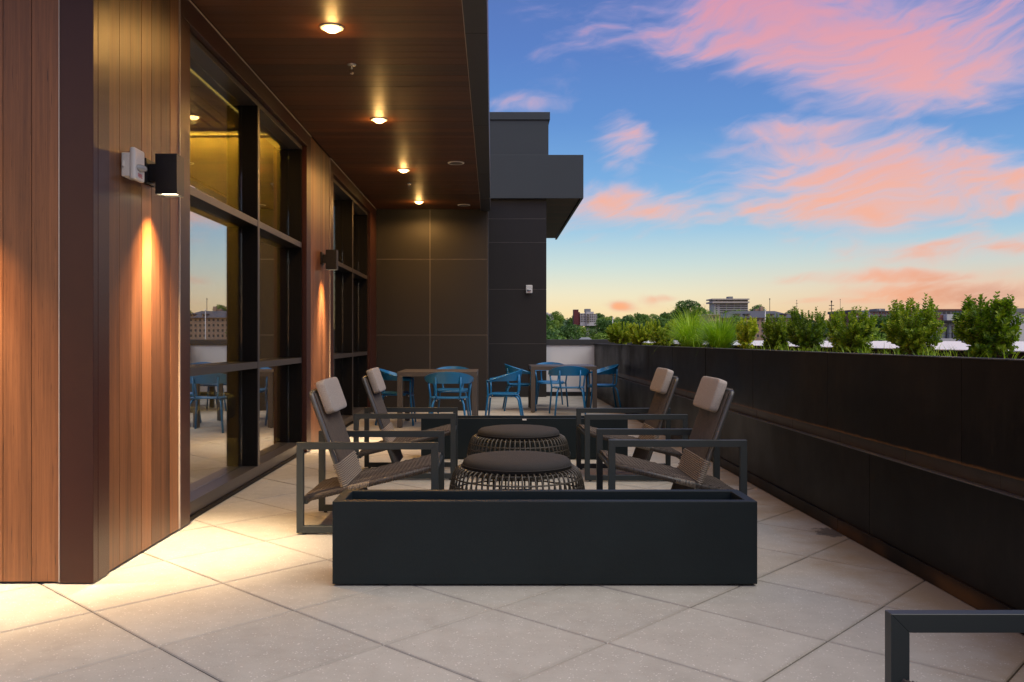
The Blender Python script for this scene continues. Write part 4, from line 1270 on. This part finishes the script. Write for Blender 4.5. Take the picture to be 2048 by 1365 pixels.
# ================================================================== BEYOND THE TERRACE: terrain
def hgt(x, y):
    pts = [(-9000, -14), (140, -14), (300, -9), (600, 1), (1000, 10), (1500, 20), (2600, 24), (9000, 10)]
    for (a, za), (b, zb) in zip(pts[:-1], pts[1:]):
        if y <= b:
            t = (y - a) / (b - a)
            base = za + (zb - za) * t
            break
    else: base = pts[-1][1]
    if y > 200: base += 2.0 * sin(x * 0.011 + 1.0) * min(1, (y - 200) / 400) + 1.2 * sin(x * 0.027 + y * 0.01)
    return base
gx = [-6000, -3000, -1500] + [-800 + 40 * i for i in range(56)] + [2000, 3500, 6000]
gy = [-4000, -1500, -400, -50, 20] + [60 + 60 * i for i in range(44)] + [3500, 5000, 8000]
g = MB()
g.add([(x, y, hgt(x, y)) for y in gy for x in gx], [(j * len(gx) + i, j * len(gx) + i + 1, (j + 1) * len(gx) + i + 1, (j + 1) * len(gx) + i) for j in range(len(gy) - 1) for i in range(len(gx) - 1)], True)
tag(g.build('ground', 'ground_earth'), kind='structure')
# the hotel below the terrace
hb = tag(MB().box(-30, 3.2, -12, 17.9, -14.0, -0.305).build('lower_storeys', 'far_gray'), 'lower storeys of the building carrying the roof terrace', 'building')

# trees --------------------------------------------------------------------
def crown_mesh(seed, lobes=11, leaves=2600, size=0.42):
    rnd = random.Random(seed)
    mb = MB()
    L = []
    for k in range(lobes):
        a = rnd.uniform(0, 2 * pi); u = rnd.uniform(-0.55, 1.0)
        r = sqrt(max(0.05, 1 - u * u * 0.8)) * rnd.uniform(0.35, 0.68)
        L.append((Vector((cos(a) * r * 5.0, sin(a) * r * 5.0, 9.0 + u * 4.2)), rnd.uniform(1.5, 2.6)))
    for k in range(leaves):
        c, R = rnd.choice(L)
        d = Vector((rnd.gauss(0, 1), rnd.gauss(0, 1), rnd.gauss(0.25, 1))).normalized()
        p = c + d * R * rnd.uniform(0.72, 1.08) * Vector((1, 1, 0.85)).length / 1.65
        n = (d + Vector((rnd.gauss(0, .6), rnd.gauss(0, .6), rnd.gauss(0, .6)))).normalized()
        s = n.orthogonal().normalized(); t_ = n.cross(s)
        an = rnd.uniform(0, pi); s, t_ = s * cos(an) + t_ * sin(an), t_ * cos(an) - s * sin(an)
        q = size * rnd.uniform(0.5, 1.1)
        mb.add([p - s * q, p - t_ * q * 0.6, p + s * q, p + t_ * q * 0.6], [(0, 1, 2, 3)])
    return mb.mesh('crown', 'tree_leaf')
crowns = [crown_mesh(s) for s in range(6)]
tk = MB().tube([(0, 0, -1.0), (0.1, 0, 2.5), (0.0, 0.1, 5.5), (0.2, 0.1, 9.0)], [0.42, 0.33, 0.26, 0.12], 7)
for a in (0.4, 2.3, 4.4): tk.tube([(0, 0.05, 4.5), (1.4 * cos(a), 1.4 * sin(a), 6.8), (2.6 * cos(a), 2.6 * sin(a), 9.0)], [0.18, 0.11, 0.05], 6)
trunk_me = tk.mesh('trunk', 'tree_bark')
rt = random.Random(21)
def tree(x, y, s, label, group='trees beyond the parapet', z=None):
    e = empty('broadleaf_tree', (x, y, hgt(x, y) if z is None else z), rt.uniform(0, 6.28))
    k = s * rt.uniform(0.9, 1.1)
    e.scale = (s * rt.uniform(0.9, 1.2), s * rt.uniform(0.9, 1.2), k)
    inst('crown', rt.choice(crowns), e); inst('trunk', trunk_me, e)
    tag(e, label, 'tree', group)
rows = [(92, 1092, 1240, 0.93, 'near leafy tree rising just beyond the far white parapet'), (130, 1085, 1330, 0.98, 'leafy green tree in the first row beyond the far parapet'),
        (185, 1080, 1460, 1.0, 'leafy green tree in the valley beyond the terrace'), (260, 1080, 1480, 1.05, 'leafy green tree in the valley beyond the terrace'),
        (350, 1085, 1490, 1.1, 'green tree on the wooded slope in the distance'), (470, 1085, 1500, 1.1, 'green tree on the wooded slope in the distance'),
        (620, 1085, 1500, 1.15, 'green tree on the wooded slope in the distance'), (800, 1085, 1480, 1.2, 'small dark green tree near the wooded skyline')]
for Y, a, b, s, lab in rows:
    step = 8.2 * s * F_PX / Y
    px = a
    while px < b:
        yy = Y * rt.uniform(0.92, 1.08)
        pq = px + rt.uniform(-0.3, 0.3) * step
        sc_ = s * rt.uniform(0.82, 1.12)
        if not (1128 < pq < 1204 and 400 < Y < 700): tree(PX(pq, yy), yy, sc_, lab)
        px += step * rt.uniform(0.75, 1.05)
for px, Y, s, lab in [(1362, 520, 1.5, 'tall tree standing out on the skyline left of tower block'), (1385, 520, 1.55, 'broad tree standing out on the skyline left of tower block'), (1402, 540, 1.3, 'rounded tree on the skyline next to the tower block'),
                      (1455, 640, 1.55, 'dark tree in front of the tower block, left'), (1470, 640, 1.6, 'dark tree in front of the tower block, middle'), (1484, 640, 1.4, 'dark tree in front of the tower block, right'),
                      (1517, 560, 1.5, 'dark tree behind the slate roof, by the chimney'), (1588, 560, 1.3, 'small tree behind the right end of slate roof'),
                      (1755, 105, 0.62, 'green tree between shrubs before the brick building'), (1772, 110, 0.66, 'bushy green tree between shrubs before the brick building'), (1742, 112, 0.6, 'low green tree between shrubs before the brick building'),
                      (1865, 150, 0.7, 'tree in front of the white columned portico'), (1518, 200, 0.75, 'tree in front of the stone building walls'), (1640, 190, 0.8, 'tree right of the slate roofed building')]:
    z = None
    if px in (1755, 1772, 1742): z = PZ(648, Y) - 13.2 * s
    tree(PX(px, Y), Y, s, lab, 'trees among the distant buildings', z)
dw = MB()
rw = random.Random(4)
for k in range(230):
    Y = rw.uniform(950, 1700); px = rw.uniform(1040, 2400)
    c = Vector((PX(px, Y), Y, 0)); c.z = hgt(c.x, Y) + rw.uniform(5, 9)
    R = rw.uniform(7, 11)
    for q in range(110):
        d = Vector((rw.gauss(0, 1), rw.gauss(0, 1), rw.gauss(0.2, 1))).normalized()
        p = c + Vector((d.x * R, d.y * R, d.z * R * 0.75)) * rw.uniform(0.8, 1.05)
        n = (d + Vector((rw.gauss(0, .5), rw.gauss(0, .5), rw.gauss(0, .5)))).normalized()
        s = n.orthogonal().normalized() * rw.uniform(0.9, 1.8); t_ = n.cross(s)
        dw.add([p - s, p - t_, p + s, p + t_], [(0, 1, 2, 3)])
tag(dw.build('distant_wood', 'wood_leaf'), 'dark wooded ridge along the horizon', 'wood', kind='stuff')

# buildings far off ----------------------------------------------------------
def far(name, label, cat='building'):
    return tag(empty(name), label, cat)
def fbox(e, name, mat, px0, px1, py0, py1, Y, depth, dy=0.0):
    """box whose front face spans these photo coordinates at distance Y (+dy)"""
    a, b = PX(px0, Y), PX(px1, Y)
    z1, z0 = PZ(py0, Y), PZ(py1, Y)
    return MB().box(a, b, Y + dy, Y + dy + depth, z0, z1).build(name, mat, e)
# tower block
e = far('tower_block', 'pale concrete tower block with banded windows on the skyline'); Y = 1000
fbox(e, 'wall', 'far_wall_gray', 1428, 1496, 600, 660, Y, 22)
fbox(e, 'roof_slab', 'far_slab', 1425, 1499, 597.5, 600, Y - 4, 30)
fbox(e, 'balcony_slab', 'far_slab', 1425, 1499, 603.4, 606.5, Y - 4, 30)
fbox(e, 'plant_room', 'far_gray', 1457, 1466, 593.5, 597.4, Y + 4, 10)
for r_ in range(8):
    y0 = 600.3 if r_ == 0 else 603.0 + r_ * 4.3
    for a, b in ((1439.5, 1452), (1453.5, 1467.5), (1469, 1481), (1482.5, 1495)):
        fbox(e, 'window_band', 'far_glass', a, b, y0 + 0.4, y0 + 2.4, Y, 1.0, -0.4)
    fbox(e, 'window', 'far_glass', 1432, 1434.5, y0 + 0.6, y0 + 2.4, Y, 1.0, -0.4)
# stone building with slate roof
e = far('slate_roofed_building', 'long stone building with grey slate hip roof and dormers'); Y = 400
def Q(px, py, Yq): return tuple(P(px, py, Yq))
fbox(e, 'wall', 'far_stone', 1447, 1598, 635.5, 720, Y, 26)
r_ = MB()
zE, zR = PZ(636, Y), PZ(622.5, Y + 13)
xa, xb = PX(1443, Y), PX(1602, Y)
r_.add([(xa, Y - 1, zE), (xb, Y - 1, zE), (xb, Y + 27, zE), (xa, Y + 27, zE), (xa + 8, Y + 13, zR), (xb - 8, Y + 13, zR)], [(0, 1, 5, 4), (1, 2, 5), (2, 3, 4, 5), (3, 0, 4), (0, 3, 2, 1)])
roof_ = r_.build('roof', 'far_slate', e)
for px in (1478, 1497, 1546, 1572):
    d_ = fbox(e, 'dormer', 'far_stone', px - 3.6, px + 3.6, 629.2, 633.4, Y, 5, 1.5)
    MB().box(PX(px - 5, Y), PX(px + 5, Y), Y + 0.8, Y + 6.5, PZ(629.2, Y) + 0.02, PZ(627.6, Y)).build('dormer_roof', 'far_slate', d_)
    MB().box(PX(px - 2, Y), PX(px + 1.2, Y), Y + 1.3, Y + 1.6, PZ(632.6, Y), PZ(629.8, Y)).build('pane', 'far_glass', d_)
fbox(e, 'chimney', 'far_stone', 1521, 1527, 613.5, 622, Y + 14, 2.0)
fbox(e, 'stair_head', 'far_stone', 1514, 1526, 618, 623, Y + 14, 4.0, 2.2)
for px in list(range(1451, 1600, 9)):
    for y0 in (638, 648.5, 659, 669.5):
        wn = fbox(e, 'window', 'far_glass', px, px + 3.6, y0, y0 + 5, Y, 0.5, -0.2)
        MB().box(PX(px - 0.3, Y), PX(px + 3.9, Y), Y - 0.35, Y - 0.21, PZ(y0 + 5.6, Y), PZ(y0 + 5.05, Y)).build('sill', 'far_slab', wn)
# annex
e = far('stone_annex', 'small stone annex at the left end of the slate roofed building'); Y = 396
fbox(e, 'wall', 'far_stone', 1417, 1441, 630, 700, Y, 18)
fbox(e, 'parapet', 'far_slab', 1416, 1442, 628.5, 629.9, Y - 0.4, 19)
for px in (1420, 1427, 1434):
    for y0 in (633, 643, 653): fbox(e, 'window', 'far_glass', px, px + 3.2, y0, y0 + 4.5, Y, 0.5, -0.2)
# white flats and red tower on the left
e = far('red_stair_tower', 'dark red windowless tower beside the white flats'); Y = 700
fbox(e, 'wall', 'far_red', 1148, 1157, 620, 650, Y, 10)
fbox(e, 'side_wing', 'far_red', 1157.1, 1160, 624.5, 650, Y, 8, 1.0)
fbox(e, 'coping', 'far_slab', 1147.6, 1157.4, 619.4, 619.95, Y - 0.3, 10.6)
e = far('white_flats', 'white stepped apartment block with grey lift tower among trees')
fbox(e, 'wall', 'far_white', 1160.5, 1172, 627, 652, Y, 14)
fbox(e, 'wall', 'far_white', 1172.2, 1187, 624, 652, Y, 14, -2)
fbox(e, 'wall', 'far_white', 1187.2, 1194, 628.2, 652, Y, 14)
fbox(e, 'lift_tower', 'far_gray', 1171, 1182, 618, 623.9, Y, 8, 2)
for y0 in (628.4, 631.9, 635.4, 638.9, 642.4):
    for a, b, dy_ in ((1161.5, 1165.5, 0), (1167, 1171.2, 0), (1173.5, 1177, -2), (1178.5, 1182, -2), (1183.2, 1186.4, -2), (1188.2, 1190.2, 0), (1191.4, 1193.4, 0)):
        w_ = fbox(e, 'window', 'far_glass', a, b, y0, y0 + 1.5, Y, 0.6, dy_ - 0.3)
    fbox(e, 'balcony', 'far_slab', 1173, 1178, y0 + 1.9, y0 + 2.3, Y, 2.0, -4.0)
e = far('pale_flats', 'pale apartment block at the edge of the dark wall')
fbox(e, 'wall', 'far_white', 1086, 1108, 627.5, 655, Y, 14)
fbox(e, 'plant_room', 'far_white', 1086, 1097, 625.3, 627.4, Y, 8, 1)
for y0 in (630, 633.6, 637.2, 640.8):
    for px in (1094, 1098.5, 1103): fbox(e, 'window', 'far_glass', px, px + 2.2, y0, y0 + 1.6, Y, 0.6, -0.3)
# brick building on the right
e = far('brick_building', 'red brick building with white windows behind the right shrubs'); Y = 300
fbox(e, 'wall', 'far_brick', 1735, 1880, 624, 700, Y, 20)
fbox(e, 'cornice', 'far_gray', 1733, 1882, 630.2, 632.0, Y, 1.0, -1.01)
fbox(e, 'roof', 'far_slate', 1734, 1881, 622.0, 623.9, Y - 0.6, 21)
fbox(e, 'roof_turret', 'far_gray', 1761, 1778, 617.2, 621.9, Y, 6, 3)
fbox(e, 'turret_light', 'far_white', 1765, 1769, 618.0, 621.0, Y, 0.4, 2.6)
for px in (1738, 1743, 1750, 1755, 1761.5, 1767, 1772, 1779, 1785, 1792, 1799, 1806, 1813, 1820, 1828, 1836, 1844, 1852, 1860, 1868, 1875):
    for y0 in (625.2, 633.5, 642.5, 651):
        wn = fbox(e, 'window', 'far_white', px, px + 2.6, y0, y0 + 4.6, Y, 0.5, -0.2)
        MB().box(PX(px + 0.5, Y), PX(px + 2.1, Y), Y - 0.32, Y - 0.21, PZ(y0 + 4.1, Y), PZ(y0 + 0.5, Y)).build('pane', 'far_glass', wn)
e = far('gabled_building', 'gabled grey building with white columns behind the third shrub'); Y = 290
fbox(e, 'wall', 'far_brick', 1700, 1738, 626, 700, Y, 18)
g_ = MB(); z0, z1 = PZ(629, Y), PZ(621, Y)
xa, xm, xb = PX(1722, Y), PX(1730, Y), PX(1738, Y)
g_.add([(xa, Y - 2, z0), (xb, Y - 2, z0), (xm, Y - 2, z1), (xa, Y + 10, z0), (xb, Y + 10, z0), (xm, Y + 10, z1)], [(0, 1, 2), (3, 5, 4), (0, 2, 5, 3), (1, 4, 5, 2), (0, 3, 4, 1)])
g_.build('gable', 'far_gray', e)
for px in (1723, 1728, 1733): fbox(e, 'column', 'far_white', px, px + 2, 629.2, 650, Y, 0.6, -1.8)
fbox(e, 'roof', 'far_slate', 1699, 1722, 620.5, 625.9, Y - 0.5, 19)
for px in (1702, 1707, 1712, 1717):
    for y0 in (632, 641): fbox(e, 'window', 'far_white', px, px + 3, y0, y0 + 5, Y, 0.5, -0.2)
# white portico
e = far('white_portico', 'white columned portico left of the white modern house'); Y = 240
fbox(e, 'entablature', 'far_white', 1857, 1879, 629, 633, Y, 8)
r_ = MB(); z0, z1 = PZ(628.9, Y), PZ(624.5, Y)
r_.add([(PX(1856, Y), Y - .5, z0), (PX(1880, Y), Y - .5, z0), (PX(1868, Y), Y - .5, z1), (PX(1856, Y), Y + 9, z0), (PX(1880, Y), Y + 9, z0), (PX(1868, Y), Y + 9, z1)], [(0, 1, 2), (3, 5, 4), (0, 2, 5, 3), (1, 4, 5, 2), (0, 3, 4, 1)])
r_.build('pediment', 'far_slate', e)
for px in (1858, 1864, 1870, 1876): fbox(e, 'column', 'far_white', px, px + 2.2, 633.1, 680, Y, 0.5, 0.2)
fbox(e, 'wall', 'far_brick', 1857, 1879, 633.1, 690, Y, 5, 2.5)
# long roofline far right
e = far('roofline_block', 'low grey block with flat roof on the right skyline'); Y = 330
fbox(e, 'wall', 'far_gray', 1864, 2100, 621.5, 660, Y, 18)
fbox(e, 'parapet', 'far_brick', 1863, 2101, 618.5, 621.4, Y - 0.5, 19)
for q in range(26): fbox(e, 'window', 'far_glass', 1868 + q * 9, 1873 + q * 9, 623.5, 628, Y, 0.5, -0.2)
# modern white house
e = far('modern_white_house', 'white flat roofed modern house with balcony and dark doors'); Y = 120
fbox(e, 'upper_block', 'teal_white', 1894, 1975, 629, 641, Y, 8)
fbox(e, 'lintel', 'black_metal', 1879, 1975, 641.2, 646, Y, 8, -0.3)
fbox(e, 'rear_wall', 'teal_white', 1894, 1975, 646.2, 680, Y, 4, 3.0)
fbox(e, 'side_wall', 'far_brick', 1879, 1893.8, 630, 641, Y, 6, 1.0)
fbox(e, 'side_wall', 'far_white', 1879, 1894, 646.2, 690, Y, 5, 3.2)
fbox(e, 'column', 'far_gray', 1900, 1904.5, 646.2, 677, Y, 0.5, 0.2)
fbox(e, 'door', 'far_glass', 1914, 1926, 652, 677, Y, 0.2, 2.7)
fbox(e, 'door', 'far_glass', 1934, 1950, 652, 677, Y, 0.2, 2.7)
fbox(e, 'window', 'far_glass', 1881, 1893, 651, 655, Y, 0.2, 2.9)
fbox(e, 'terrace_slab', 'far_white', 1870, 1980, 677.2, 700, Y, 9, -1.0)
rl = fbox(e, 'railing', 'black_metal', 1886, 1976, 666.5, 667.3, Y, 0.06, -0.6)
for q in range(31): MB().box(PX(1886.3 + q * 3, Y), PX(1886.8 + q * 3, Y), Y - 0.58, Y - 0.55, PZ(677, Y), PZ(667.35, Y)).build('baluster', 'black_metal', rl)
lampo = fbox(e, 'porch_lamp', 'lit_window', 1896.5, 1898, 653.2, 655.2, Y, 0.15, 2.8)
e = far('white_gable_wall', 'tall blank white building with dark parapet at the right edge'); Y = 85
fbox(e, 'wall', 'teal_white', 2022, 2200, 625.5, 800, Y, 10)
fbox(e, 'parapet', 'far_gray', 2020, 2202, 617, 625.3, Y - 0.2, 10.4)
# a low house roof just beyond the end parapet
e = far('hip_roofed_house', 'low grey hip roof just above the far white parapet'); Y = 160
r_ = MB(); z0, z1 = PZ(690, Y), PZ(675, Y)
xa, xb = PX(1150, Y), PX(1200, Y)
r_.add([(xa, Y, z0), (xb, Y, z0), (xb, Y + 8, z0), (xa, Y + 8, z0), (xa + 1.6, Y + 4, z1), (xb - 1.6, Y + 4, z1)], [(0, 1, 5, 4), (1, 2, 5), (2, 3, 4, 5), (3, 0, 4), (0, 3, 2, 1)])
r_.build('roof', 'far_gray', e)
MB().box(xa + 0.4, xb - 0.4, Y + 0.4, Y + 7.6, hgt(0, Y) - 0.5, z0 - 0.01).build('wall', 'far_stone', e)
# masts
def mast(px, y0, y1, Y, r, mat, label, arms=0):
    e = tag(empty('mast', (PX(px, Y), Y, 0)), label, 'mast', 'poles and masts')
    zb, zt = min(PZ(y1, Y), hgt(PX(px, Y), Y)), PZ(y0, Y)
    MB().tube([(0, 0, zb), (0, 0, (zb + zt) / 2), (0, 0, zt)], [r * 1.5, r * 1.2, r], 8).build('pole', mat, e)
    MB().lathe([(0.001, zt - 0.1), (r * 2.0, zt), (r * 2.0, zt + r * 3), (0.001, zt + r * 5)], 8).build('finial', mat, e)
    for k in range(arms):
        z = zt - (k + 1) * (zt - zb) * 0.06
        MB().box(-r * 6, r * 6, -r, r, z, z + r * 1.5).build('crossarm', mat, e)
mast(1225.5, 638.5, 660, 180, 0.07, 'pale_coping', 'slim white pole standing among the valley trees')
mast(1530.5, 622, 650, 250, 0.10, 'pale_coping', 'white flagpole in front of the slate roof')
mast(1539.5, 599.5, 640, 430, 0.14, 'black_metal', 'dark mast behind the slate roof ridge')
mast(1593.5, 602, 640, 460, 0.10, 'black_metal', 'thin mast with crossarms right of the slate roof', 3)
mast(1663, 605, 650, 330, 0.16, 'black_metal', 'thick short mast above the third shrub', 2)
mast(1680.5, 600, 650, 380, 0.08, 'black_metal', 'thin tall mast above the third shrub')
